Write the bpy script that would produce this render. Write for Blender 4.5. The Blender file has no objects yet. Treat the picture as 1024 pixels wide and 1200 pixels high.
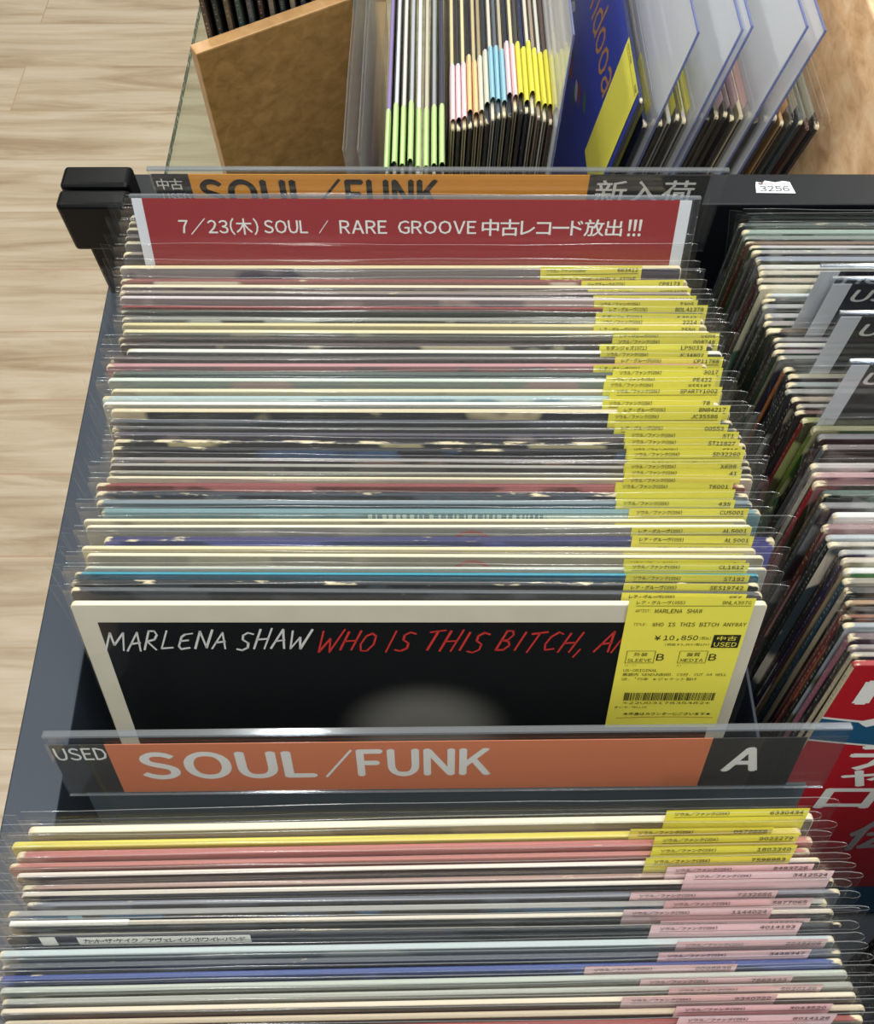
import bpy, bmesh, math, random
from mathutils import Matrix, Vector, Euler

rnd = random.Random(7)
R = math.radians
SC = bpy.context.scene
COL = SC.collection

# ------------------------------------------------------------------ camera, world, lights, exposure
EYE = 1.272                                   # camera height; the record tops stand at 0.90
TOP = 0.90
cam_data = bpy.data.cameras.new('camera')
cam = bpy.data.objects.new('camera', cam_data)
COL.objects.link(cam)
cam_data.sensor_fit = 'HORIZONTAL'
cam_data.sensor_width = 36.0
cam_data.lens = 36.0 * 1040.0 / 1024.0
cam_data.clip_start = 0.02
cam.location = (0, 0, EYE)
cam.rotation_euler = (R(90 - 61.58), 0, 0)
SC.camera = cam
SC.view_settings.view_transform = 'Standard'
SC.view_settings.look = 'None'
SC.view_settings.gamma = 1
SC.view_settings.use_curve_mapping = False
SC.view_settings.exposure = 0.0
SC.cycles.transparent_max_bounces = 48
SC.cycles.max_bounces = 10
SC.cycles.sample_clamp_indirect = 6

world = bpy.data.worlds.new('shop_ambience')
world.use_nodes = True
SC.world = world
bg = world.node_tree.nodes['Background']
bg.inputs[0].default_value = (0.95, 0.97, 1.0, 1)
bg.inputs[1].default_value = 0.17


def ceiling_lamp(x, y, sx, sy, watt):
    d = bpy.data.lights.new('ceiling_tube_light', 'AREA')
    d.shape = 'RECTANGLE'
    d.size, d.size_y, d.energy = sx, sy, watt
    d.color = (0.985, 1.0, 0.96)
    o = bpy.data.objects.new('ceiling_tube_light', d)
    COL.objects.link(o)
    o.location = (x, y, 2.85)


for lx, ly in ((-1.5, 0.4), (0.35, 0.35), (-0.6, 2.2), (1.6, 2.0), (-0.4, -0.9), (1.7, -0.6)):
    ceiling_lamp(lx, ly, 0.22, 1.3, 28 if ly > 0 else 20)


# ------------------------------------------------------------------ helpers
def lin(c):
    return tuple(((v / 255.0) / 12.92 if v / 255.0 <= 0.04045 else ((v / 255.0 + 0.055) / 1.055) ** 2.4) for v in c)


def ordinal(n):
    return '%d%s' % (n, 'th' if 10 <= n % 100 <= 20 else {1: 'st', 2: 'nd', 3: 'rd'}.get(n % 10, 'th'))


def new_mat(name):
    m = bpy.data.materials.new(name)
    m.use_nodes = True
    nt = m.node_tree
    nt.nodes.clear()
    out = nt.nodes.new('ShaderNodeOutputMaterial')
    return m, nt, out


def node(nt, kind, **kw):
    n = nt.nodes.new(kind)
    for k, v in kw.items():
        if k.startswith('i_'):
            n.inputs[k[2:].replace('_', ' ')].default_value = v
        else:
            setattr(n, k, v)
    return n


def plain(name, rgb, rough=0.5, spec=0.5, metal=0.0, coat=0.0, bump=0.0, bscale=200.0, vary=0.0):
    m, nt, out = new_mat(name)
    p = node(nt, 'ShaderNodeBsdfPrincipled')
    nt.links.new(p.outputs[0], out.inputs[0])
    c = lin(rgb)
    p.inputs['Base Color'].default_value = (*c, 1)
    p.inputs['Roughness'].default_value = rough
    p.inputs['Specular IOR Level'].default_value = spec
    p.inputs['Metallic'].default_value = metal
    p.inputs['Coat Weight'].default_value = coat
    tc = node(nt, 'ShaderNodeTexCoord')
    if bump or vary:
        nz = node(nt, 'ShaderNodeTexNoise')
        nz.inputs['Scale'].default_value = bscale
        nz.inputs['Detail'].default_value = 4
        nt.links.new(tc.outputs['Object'], nz.inputs['Vector'])
    if bump:
        b = node(nt, 'ShaderNodeBump')
        b.inputs['Strength'].default_value = bump
        b.inputs['Distance'].default_value = 0.001
        nt.links.new(nz.outputs[0], b.inputs['Height'])
        nt.links.new(b.outputs[0], p.inputs['Normal'])
    if vary:
        mx = node(nt, 'ShaderNodeMix', data_type='RGBA')
        mx.inputs[6].default_value = (*[v * (1 - vary) for v in c], 1)
        mx.inputs[7].default_value = (*[min(1, v * (1 + vary)) for v in c], 1)
        nt.links.new(nz.outputs[0], mx.inputs[0])
        nt.links.new(mx.outputs[2], p.inputs['Base Color'])
    return m


def clear(name, tint, haze, gloss_rough, bump=0.0, bscale=60.0, stretch=(1, 1, 1), fmin=0.03, fmax=0.55, hazecol=(0.9, 0.92, 0.93)):
    """thin clear film or acrylic: see-through, with a reflection that grows at grazing angles and a slight milky haze"""
    m, nt, out = new_mat(name)
    tr = node(nt, 'ShaderNodeBsdfTransparent')
    tr.inputs[0].default_value = (*tint, 1)
    df = node(nt, 'ShaderNodeBsdfDiffuse')
    df.inputs[0].default_value = (*hazecol, 1)
    gl = node(nt, 'ShaderNodeBsdfAnisotropic')
    gl.inputs['Color'].default_value = (1, 1, 1, 1)
    gl.inputs['Roughness'].default_value = gloss_rough
    m1 = node(nt, 'ShaderNodeMixShader')
    m1.inputs[0].default_value = haze
    nt.links.new(tr.outputs[0], m1.inputs[1])
    nt.links.new(df.outputs[0], m1.inputs[2])
    lw = node(nt, 'ShaderNodeLayerWeight')
    lw.inputs[0].default_value = 0.35
    mr = node(nt, 'ShaderNodeMapRange')
    mr.inputs['To Min'].default_value = fmin
    mr.inputs['To Max'].default_value = fmax
    nt.links.new(lw.outputs['Facing'], mr.inputs['Value'])
    pw = node(nt, 'ShaderNodeMath', operation='POWER')
    pw.inputs[1].default_value = 2.2
    nt.links.new(lw.outputs['Facing'], pw.inputs[0])
    nt.links.new(pw.outputs[0], mr.inputs['Value'])
    m2 = node(nt, 'ShaderNodeMixShader')
    nt.links.new(mr.outputs[0], m2.inputs[0])
    nt.links.new(m1.outputs[0], m2.inputs[1])
    nt.links.new(gl.outputs[0], m2.inputs[2])
    nt.links.new(m2.outputs[0], out.inputs[0])
    if bump:
        tc = node(nt, 'ShaderNodeTexCoord')
        oi = node(nt, 'ShaderNodeObjectInfo')
        mp = node(nt, 'ShaderNodeMapping')
        mp.inputs['Scale'].default_value = stretch
        ad = node(nt, 'ShaderNodeVectorMath', operation='ADD')
        sc = node(nt, 'ShaderNodeMath', operation='MULTIPLY')
        sc.inputs[1].default_value = 40.0
        nt.links.new(oi.outputs['Random'], sc.inputs[0])
        nt.links.new(tc.outputs['Object'], mp.inputs[0])
        nt.links.new(mp.outputs[0], ad.inputs[0])
        nt.links.new(sc.outputs[0], ad.inputs[1])
        nz = node(nt, 'ShaderNodeTexNoise')
        nz.inputs['Scale'].default_value = bscale
        nz.inputs['Detail'].default_value = 2
        nt.links.new(ad.outputs[0], nz.inputs['Vector'])
        b = node(nt, 'ShaderNodeBump')
        b.inputs['Strength'].default_value = bump
        b.inputs['Distance'].default_value = 0.004
        nt.links.new(nz.outputs[0], b.inputs['Height'])
        nt.links.new(b.outputs[0], gl.inputs['Normal'])
    return m


def obj(name, bm, mats, parent=None, smooth=False, loc=None, rot=None):
    """one mesh object from a bmesh (or from an existing mesh)"""
    if isinstance(bm, bpy.types.Mesh):
        me = bm
    else:
        me = bpy.data.meshes.new(name)
        bm.to_mesh(me)
        bm.free()
        for m in (mats if isinstance(mats, (list, tuple)) else [mats]):
            me.materials.append(m)
        if smooth:
            for p in me.polygons:
                p.use_smooth = True
    o = bpy.data.objects.new(name, me)
    COL.objects.link(o)
    if parent is not None:
        o.parent = parent
    if loc:
        o.location = loc
    if rot:
        o.rotation_euler = rot
    return o


def tag(o, label=None, cat=None, group=None, kind=None):
    if label:
        o['label'] = label
    if cat:
        o['category'] = cat
    if group:
        o['group'] = group
    if kind:
        o['kind'] = kind
    return o


def thing(name, label, cat, loc=(0, 0, 0), rot=(0, 0, 0), group=None):
    o = bpy.data.objects.new(name, None)
    COL.objects.link(o)
    o.empty_display_size = 0.02
    o.location = loc
    o.rotation_euler = rot
    return tag(o, label, cat, group)


def box(bm, x0, x1, y0, y1, z0, z1, bevel=0.0, seg=2, mat=0, M=None):
    vs = [bm.verts.new((x, y, z)) for z in (z0, z1) for y in (y0, y1) for x in (x0, x1)]
    fs = [(0, 2, 3, 1), (4, 5, 7, 6), (0, 1, 5, 4), (2, 6, 7, 3), (0, 4, 6, 2), (1, 3, 7, 5)]
    faces = [bm.faces.new([vs[i] for i in f]) for f in fs]
    for f in faces:
        f.material_index = mat
    if bevel:
        es = list({e for f in faces for e in f.edges})
        r = bmesh.ops.bevel(bm, geom=es, offset=bevel, segments=seg, affect='EDGES', profile=0.5)
        for f in r['faces']:
            f.material_index = mat
        vs = list({v for f in r['faces'] for v in f.verts} | {v for f in faces if f.is_valid for v in f.verts})
    if M is not None:
        for v in vs:
            if v.is_valid:
                v.co = M @ v.co
    return bm


def BM():
    return bmesh.new()


# ------------------------------------------------------------------ lettering
_text_cache = {}
_glyph_cache = {}


def glyph(c, bold):
    """outline of one character; Latin letters use their full-width gothic forms"""
    key = (c, bold)
    if key not in _glyph_cache:
        cu = bpy.data.curves.new('lettering', 'FONT')
        cu.body = chr(ord(c) + 0xFEE0) if 33 <= ord(c) <= 126 else c
        cu.size = 1.0
        cu.resolution_u = 6 if bold > .021 and c < 'z' else 2
        cu.dimensions = '2D'
        cu.fill_mode = 'FRONT'
        o = bpy.data.objects.new('lettering', cu)
        COL.objects.link(o)
        dg = bpy.context.evaluated_depsgraph_get()
        me = bpy.data.meshes.new_from_object(o.evaluated_get(dg))
        vs = [(v.co.x, v.co.y, 0.0) for v in me.vertices]
        fs = [tuple(p.vertices) for p in me.polygons]
        bpy.data.objects.remove(o)
        bpy.data.curves.remove(cu)
        bpy.data.meshes.remove(me)
        if bold and vs:
            # a heavier stroke: the same outline laid down again slightly shifted
            n, v0, f0 = len(vs), list(vs), list(fs)
            for q, (dx, dy) in enumerate(((bold, 0), (0, bold * .7), (-bold, 0), (0, -bold * .7))):
                vs += [(a + dx, b + dy, (q + 1) * 1.2e-5) for a, b, _ in v0]
                fs += [tuple(i + n * (q + 1) for i in f) for f in f0]
        _glyph_cache[key] = (vs, fs)
    return _glyph_cache[key]


def text_shape(s, bold=0.0, mono=False):
    """a line of characters: proportional, or set in equal cells like a label printer's"""
    key = (s, bold, mono)
    if key in _text_cache:
        return _text_cache[key]
    V, F, pen = [], [], 0.0
    for c in s:
        latin = 33 <= ord(c) <= 126
        if c == ' ':
            pen += .5 if mono else .32
            continue
        vs, fs = glyph(c, bold)
        if not vs:
            pen += .5
            continue
        lo, hi = min(v[0] for v in vs), max(v[0] for v in vs)
        if mono:
            w = .5 if latin else .92
            k = min(1.0, (w * .84) / max(.05, hi - lo)) if latin else .92
            off = pen + w / 2 - (lo + hi) / 2 * k
            adv = w
        else:
            k = 1.0
            off = pen - lo + (.045 if latin else .03)
            adv = (hi - lo) + (.09 if latin else .06)
        n0 = len(V)
        V += [(v[0] * k + off, v[1], v[2]) for v in vs]
        F += [tuple(i + n0 for i in f) for f in fs]
        pen += adv
    xs = [v[0] for v in V] or [0, 1]
    ys = [v[1] for v in V] or [0, 1]
    res = (V, F, min(xs), max(xs), min(ys), max(ys))
    _text_cache[key] = res
    return res


def put_text(bm, s, x0, x1, z0, z1, y, bold=0.0, shear=0.0, mat=0, tilt=0.0, mono=False):
    """flat lettering filling the box x0..x1 by z0..z1 on the plane y, read from -y; x1 None keeps its natural width"""
    vs, fs, ax, bx, ay, by = text_shape(s, bold, mono)
    k = (z1 - z0) / max(1e-6, by - ay)
    kx = k if x1 is None else (x1 - x0) / max(1e-6, bx - ax)
    nv = []
    for (u, v, lift) in vs:
        zz = z0 + (v - ay) * k
        xx = x0 + (u - ax) * kx + (zz - z0) * shear
        nv.append(bm.verts.new((xx, y - lift, zz + (xx - x0) * tilt)))
    for f in fs:
        try:
            bm.faces.new([nv[i] for i in f]).material_index = mat
        except ValueError:
            pass


def put_rect(bm, x0, x1, z0, z1, y, mat=0):
    f = bm.faces.new([bm.verts.new(p) for p in ((x0, y, z0), (x1, y, z0), (x1, y, z1), (x0, y, z1))])
    f.material_index = mat
    return f


def put_frame(bm, x0, x1, z0, z1, y, w, mat=0):
    put_rect(bm, x0, x1, z0, z0 + w, y, mat)
    put_rect(bm, x0, x1, z1 - w, z1, y, mat)
    put_rect(bm, x0, x0 + w, z0 + w, z1 - w, y, mat)
    put_rect(bm, x1 - w, x1, z0 + w, z1 - w, y, mat)


STROKES = {
    'M': [[(0, 0), (.12, 1), (.45, .3), (.85, 1), (1, 0)]],
    'A': [[(0, 0), (.5, 1), (.95, 0)], [(.18, .38), (.82, .45)]],
    'R': [[(0, 0), (.1, 1), (.5, 1), (.72, .8), (.6, .55), (.1, .45), (.85, 0)]],
    'L': [[(.15, 1), (0, .03), (.8, .08)]],
    'E': [[(.8, .95), (.3, .9), (.08, .75), (0, .2), (.2, .02), (.8, .1)], [(.03, .5), (.6, .55)]],
    'N': [[(0, 0), (.1, 1), (.8, .05), (.95, 1.08)]],
    'S': [[(.9, .92), (.5, 1), (.2, .85), (.25, .6), (.7, .42), (.75, .15), (.4, 0), (0, .06)]],
    'H': [[(.12, 1), (0, 0)], [(.9, 1.05), (.75, 0)], [(.03, .48), (.85, .52)]],
    'W': [[(0, 1), (.15, 0), (.5, .65), (.7, 0), (1.05, 1.08)]],
    'O': [[(.5, 1), (.15, .85), (0, .4), (.2, .03), (.6, .03), (.88, .4), (.8, .85), (.5, 1)]],
    'I': [[(.35, 1), (.2, 0)]],
    'T': [[(0, .93), (.95, 1.03)], [(.5, 1), (.35, 0)]],
    'B': [[(.05, 0), (.12, 1), (.5, 1), (.68, .8), (.5, .55), (.12, .5), (.6, .45), (.8, .25), (.55, .02), (.05, 0)]],
    'C': [[(.85, .9), (.5, 1), (.15, .75), (.05, .35), (.25, .03), (.8, .1)]],
    'Y': [[(0, 1), (.4, .5)], [(.9, 1.05), (.15, -.3)]],
    ',': [[(.35, .15), (.05, -.3)]],
}


def put_hand(bm, s, x0, x1, z0, z1, y, w, slant=0.18, seed=1):
    """brush handwriting: every stroke a flat ribbon"""
    rr = random.Random(seed)
    adv = {'I': .5, ',': .45, ' ': .45, 'M': 1.2, 'W': 1.2}
    total = sum(adv.get(c, .92) for c in s)
    k = (x1 - x0) / total
    h = z1 - z0
    x = x0
    for c in s:
        a = adv.get(c, .92)
        lift = rr.uniform(-.08, .08)
        grow = rr.uniform(.9, 1.1)
        for st in STROKES.get(c, []):
            pts = []
            for (u, v) in st:
                zz = z0 + (v * grow + lift) * h
                pts.append(Vector((x + u * k * a * .82 + (zz - z0) * slant, zz)))
            for i in range(len(pts) - 1):
                p, q = pts[i], pts[i + 1]
                d = (q - p)
                if d.length < 1e-6:
                    continue
                d.normalize()
                n = Vector((-d.y, d.x)) * w * .5 * rr.uniform(.75, 1.15)
                e = d * w * .3
                vs = [bm.verts.new((t.x, y, t.y)) for t in (p - e + n, p - e - n, q + e - n * .9, q + e + n * .9)]
                bm.faces.new(vs)
        x += a * k


# ------------------------------------------------------------------ materials
def attr_rgb(nt, name):
    a = node(nt, 'ShaderNodeAttribute')
    a.attribute_type = 'OBJECT'
    a.attribute_name = name
    return a


def card_mat(name, prop, wear_amt, stretch, slots=False):
    """printed card of a record jacket; colours come from the object's own properties, corners and edges are rubbed to bare board"""
    m, nt, out = new_mat(name)
    L = nt.links
    p = node(nt, 'ShaderNodeBsdfPrincipled')
    p.inputs['Roughness'].default_value = 0.42
    L.new(p.outputs[0], out.inputs[0])
    tc = node(nt, 'ShaderNodeTexCoord')
    oi = node(nt, 'ShaderNodeObjectInfo')
    sh = node(nt, 'ShaderNodeMath', operation='MULTIPLY')
    sh.inputs[1].default_value = 60.0
    L.new(oi.outputs['Random'], sh.inputs[0])
    ad = node(nt, 'ShaderNodeVectorMath', operation='ADD')
    L.new(tc.outputs['Object'], ad.inputs[0])
    L.new(sh.outputs[0], ad.inputs[1])
    col = attr_rgb(nt, prop)
    wear = attr_rgb(nt, 'wear')
    cur = col.outputs['Color']
    if prop == 'face_tone':
        art = attr_rgb(nt, 'art_tone')
        nz = node(nt, 'ShaderNodeTexNoise')
        nz.inputs['Scale'].default_value = 22.0
        nz.inputs['Detail'].default_value = 2.0
        L.new(ad.outputs[0], nz.inputs['Vector'])
        rp = node(nt, 'ShaderNodeMapRange')
        rp.inputs['From Min'].default_value = 0.53
        rp.inputs['From Max'].default_value = 0.57
        L.new(nz.outputs[0], rp.inputs['Value'])
        mx = node(nt, 'ShaderNodeMix', data_type='RGBA')
        L.new(rp.outputs[0], mx.inputs[0])
        L.new(cur, mx.inputs[6])
        L.new(art.outputs['Color'], mx.inputs[7])
        cur = mx.outputs[2]
    if prop == 'spine_tone':
        # title print along the spine: short pale dashes in a band
        mp = node(nt, 'ShaderNodeMapping')
        mp.inputs['Scale'].default_value = (0.0, 0.0, 620.0)
        L.new(ad.outputs[0], mp.inputs[0])
        nz = node(nt, 'ShaderNodeTexNoise')
        nz.inputs['Scale'].default_value = 1.0
        nz.inputs['Detail'].default_value = 1.0
        L.new(mp.outputs[0], nz.inputs['Vector'])
        sp = node(nt, 'ShaderNodeSeparateXYZ')
        L.new(tc.outputs['Object'], sp.inputs[0])
        ab = node(nt, 'ShaderNodeMath', operation='ABSOLUTE')
        L.new(sp.outputs['Y'], ab.inputs[0])
        lt = node(nt, 'ShaderNodeMath', operation='LESS_THAN')
        lt.inputs[1].default_value = 0.0006
        L.new(ab.outputs[0], lt.inputs[0])
        gt = node(nt, 'ShaderNodeMath', operation='GREATER_THAN')
        gt.inputs[1].default_value = 0.55
        L.new(nz.outputs[0], gt.inputs[0])
        mu = node(nt, 'ShaderNodeMath', operation='MULTIPLY')
        L.new(lt.outputs[0], mu.inputs[0])
        L.new(gt.outputs[0], mu.inputs[1])
        mx = node(nt, 'ShaderNodeMix', data_type='RGBA')
        L.new(mu.outputs[0], mx.inputs[0])
        L.new(cur, mx.inputs[6])
        mx.inputs[7].default_value = (.30, .28, .24, 1)
        cur = mx.outputs[2]
    # wear: fine scuffs everywhere on an edge, bare board near the corners
    mp = node(nt, 'ShaderNodeMapping')
    mp.inputs['Scale'].default_value = stretch
    L.new(ad.outputs[0], mp.inputs[0])
    nz = node(nt, 'ShaderNodeTexNoise')
    nz.inputs['Scale'].default_value = 190.0
    nz.inputs['Detail'].default_value = 4.0
    nz.inputs['Roughness'].default_value = 0.65
    L.new(mp.outputs[0], nz.inputs['Vector'])
    sp = node(nt, 'ShaderNodeSeparateXYZ')
    L.new(tc.outputs['Object'], sp.inputs[0])
    ab = node(nt, 'ShaderNodeMath', operation='ABSOLUTE')
    L.new(sp.outputs['X'], ab.inputs[0])
    cx = node(nt, 'ShaderNodeMapRange')
    cx.inputs['From Min'].default_value = 0.150
    cx.inputs['From Max'].default_value = 0.158
    L.new(ab.outputs[0], cx.inputs['Value'])
    cz = node(nt, 'ShaderNodeMapRange')
    cz.inputs['From Min'].default_value = 0.309
    cz.inputs['From Max'].default_value = 0.3155
    L.new(sp.outputs['Z'], cz.inputs['Value'])
    mu = node(nt, 'ShaderNodeMath', operation='MULTIPLY')
    L.new(cx.outputs[0], mu.inputs[0])
    L.new(cz.outputs[0], mu.inputs[1])
    cm = node(nt, 'ShaderNodeMath', operation='MULTIPLY_ADD')
    cm.inputs[1].default_value = 0.36
    L.new(mu.outputs[0], cm.inputs[0])
    # threshold = corner + wear * wear_amt + noise
    wm = node(nt, 'ShaderNodeMath', operation='MULTIPLY')
    wm.inputs[1].default_value = wear_amt
    L.new(wear.outputs['Fac'], wm.inputs[0])
    L.new(wm.outputs[0], cm.inputs[2])
    su = node(nt, 'ShaderNodeMath', operation='ADD')
    L.new(cm.outputs[0], su.inputs[0])
    L.new(nz.outputs[0], su.inputs[1])
    rp = node(nt, 'ShaderNodeMapRange')
    rp.inputs['From Min'].default_value = 0.76
    rp.inputs['From Max'].default_value = 0.84
    L.new(su.outputs[0], rp.inputs['Value'])
    mx = node(nt, 'ShaderNodeMix', data_type='RGBA')
    L.new(rp.outputs[0], mx.inputs[0])
    L.new(cur, mx.inputs[6])
    mx.inputs[7].default_value = (*lin((226, 212, 178)), 1)
    L.new(mx.outputs[2], p.inputs['Base Color'])
    return m


MAT = {}
MAT['face'] = card_mat('jacket_print', 'face_tone', 0.10, (0.4, 1, 1))
MAT['edge'] = card_mat('jacket_edge', 'edge_tone', 0.26, (0.28, 1, 1))
MAT['spine'] = card_mat('jacket_spine', 'spine_tone', 0.18, (1, 1, 0.3))
MAT['inner'] = plain('jacket_mouth_shade', (58, 52, 46), 0.7, vary=0.4, bscale=300)  # dark strip stands for the shade in the jacket's open side
MAT['film'] = clear('polythene_film', (0.985, 0.985, 0.98), 0.006, 0.06, bump=0.12, bscale=22, stretch=(0.5, 1, 1.6), fmin=0.010, fmax=0.26)
MAT['film_rim'] = clear('polythene_rim', (0.93, 0.93, 0.93), 0.16, 0.15, fmin=0.06, fmax=0.4)  # haze whitens the rim to stand for the light its edge catches
MAT['film_fold'] = clear('polythene_weld', (0.985, 0.985, 0.985), 0.004, 0.3, fmin=0.0, fmax=0.03)
MAT['film_milky'] = clear('milky_polythene', (0.97, 0.97, 0.97), 0.10, 0.12, bump=0.3, bscale=20, stretch=(0.5, 1, 1.6), fmin=0.02, fmax=0.4)
MAT['rigid'] = clear('rigid_clear_vinyl', (0.95, 0.96, 0.98), 0.52, 0.09, bump=0.1, bscale=14, fmin=0.04, fmax=0.45, hazecol=(0.90, 0.91, 0.93))
MAT['rigid_rim'] = clear('rigid_vinyl_rim', (0.50, 0.56, 0.85), 0.22, 0.12, fmin=0.08, fmax=0.5, hazecol=(0.55, 0.6, 0.85))
MAT['acrylic'] = clear('clear_acrylic', (0.97, 0.975, 0.98), 0.012, 0.05, fmin=0.02, fmax=0.55)
MAT['acrylic_rim'] = clear('acrylic_rim', (0.62, 0.68, 0.76), 0.10, 0.12, fmin=0.08, fmax=0.5)
MAT['smoke'] = clear('smoked_plastic', (0.12, 0.15, 0.17), 0.82, 0.07, fmin=0.05, fmax=0.5, hazecol=(0.10, 0.125, 0.145))
MAT['yellow'] = plain('yellow_tag_paper', (232, 224, 84), 0.55, vary=0.05, bscale=60)
MAT['pink'] = plain('pink_tag_paper', (242, 208, 212), 0.55, vary=0.05, bscale=60)
MAT['green'] = plain('green_tag_paper', (188, 218, 146), 0.55, vary=0.05, bscale=60)
MAT['blue'] = plain('blue_tag_paper', (150, 196, 214), 0.55, vary=0.05, bscale=60)
MAT['orange_tag'] = plain('orange_tag_paper', (232, 190, 140), 0.55, vary=0.05, bscale=60)
MAT['cream_tag'] = plain('cream_tag_paper', (216, 214, 196), 0.55, vary=0.05, bscale=60)
MAT['ink'] = plain('black_ink', (40, 38, 26), 0.6)
MAT['ink_pink'] = plain('dark_ink', (92, 70, 74), 0.6)
MAT['ink_red'] = plain('red_brown_ink', (150, 70, 40), 0.6)
MAT['white'] = plain('white_print', (236, 236, 232), 0.5)
MAT['silver_hand'] = plain('silver_grey_print', (206, 208, 206), 0.45)
MAT['red_hand'] = plain('red_print', (196, 52, 46), 0.45)
MAT['gold'] = plain('ochre_print', (178, 124, 62), 0.45)
MAT['sign_orange'] = plain('orange_card', (214, 126, 86), 0.45)
MAT['sign_amber'] = plain('amber_card', (250, 172, 60), 0.45)
MAT['sign_dark'] = plain('charcoal_card', (44, 44, 44), 0.45)
MAT['sign_navy'] = plain('navy_card', (26, 30, 48), 0.45)
MAT['sign_red'] = plain('crimson_card', (154, 22, 30), 0.45)
MAT['sign_white'] = plain('white_card', (226, 228, 234), 0.5)
MAT['black_print'] = plain('black_print', (24, 20, 20), 0.5)
MAT['rack'] = plain('lit_charcoal_steel', (50, 58, 70), 0.5, spec=0.35, bump=0.04, bscale=900)  # dark rack steel, lightened in colour for light reflecting off the rail
MAT['rack_black'] = plain('black_steel', (16, 18, 24), 0.45, spec=0.3)
MAT['gloss_black'] = plain('glossy_black_plastic', (7, 8, 11), 0.3, spec=0.25)
MAT['steel'] = plain('steel', (150, 150, 150), 0.35, metal=1.0)


def floor_mat():
    m, nt, out = new_mat('pale_oak_boards')
    L = nt.links
    p = node(nt, 'ShaderNodeBsdfPrincipled')
    p.inputs['Roughness'].default_value = 0.42
    L.new(p.outputs[0], out.inputs[0])
    tc = node(nt, 'ShaderNodeTexCoord')
    bk = node(nt, 'ShaderNodeTexBrick')
    bk.offset = 0.37
    bk.inputs['Scale'].default_value = 1.0
    bk.inputs['Brick Width'].default_value = 0.92
    bk.inputs['Row Height'].default_value = 0.152
    bk.inputs['Mortar Size'].default_value = 0.0012
    bk.inputs['Color1'].default_value = (0.35, 0.35, 0.35, 1)
    bk.inputs['Color2'].default_value = (0.65, 0.65, 0.65, 1)
    bk.inputs['Mortar'].default_value = (0.1, 0.1, 0.1, 1)
    L.new(tc.outputs['Object'], bk.inputs['Vector'])
    # shift the grain from board to board
    sc = node(nt, 'ShaderNodeVectorMath', operation='MULTIPLY')
    sc.inputs[1].default_value = (30, 30, 30)
    L.new(bk.outputs['Color'], sc.inputs[0])
    ad = node(nt, 'ShaderNodeVectorMath', operation='ADD')
    L.new(tc.outputs['Object'], ad.inputs[0])
    L.new(sc.outputs[0], ad.inputs[1])
    mp = node(nt, 'ShaderNodeMapping')
    mp.inputs['Scale'].default_value = (1.1, 11, 1)
    L.new(ad.outputs[0], mp.inputs[0])
    n1 = node(nt, 'ShaderNodeTexNoise')
    n1.inputs['Scale'].default_value = 2.2
    n1.inputs['Detail'].default_value = 6
    n1.inputs['Roughness'].default_value = 0.62
    n1.inputs['Distortion'].default_value = 0.7
    L.new(mp.outputs[0], n1.inputs['Vector'])
    mp2 = node(nt, 'ShaderNodeMapping')
    mp2.inputs['Scale'].default_value = (4, 120, 1)
    L.new(ad.outputs[0], mp2.inputs[0])
    n2 = node(nt, 'ShaderNodeTexNoise')
    n2.inputs['Scale'].default_value = 2.0
    n2.inputs['Detail'].default_value = 3
    L.new(mp2.outputs[0], n2.inputs['Vector'])
    cr = node(nt, 'ShaderNodeValToRGB')
    e = cr.color_ramp.elements
    e[0].position, e[0].color = 0.28, (*lin((166, 141, 113)), 1)
    e[1].position, e[1].color = 0.68, (*lin((213, 197, 174)), 1)
    k = e.new(0.44)
    k.color = (*lin((191, 170, 143)), 1)
    k = e.new(0.53)
    k.color = (*lin((204, 185, 159)), 1)
    L.new(n1.outputs[0], cr.inputs[0])
    mx = node(nt, 'ShaderNodeMix', data_type='RGBA', blend_type='MULTIPLY')
    mx.inputs[0].default_value = 0.16
    L.new(cr.outputs[0], mx.inputs[6])
    L.new(n2.outputs['Fac'], mx.inputs[7])
    m3 = node(nt, 'ShaderNodeMix', data_type='RGBA')
    L.new(bk.outputs['Fac'], m3.inputs[0])
    L.new(mx.outputs[2], m3.inputs[6])
    m3.inputs[7].default_value = (*lin((180, 154, 124)), 1)
    L.new(m3.outputs[2], p.inputs['Base Color'])
    return m


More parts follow.
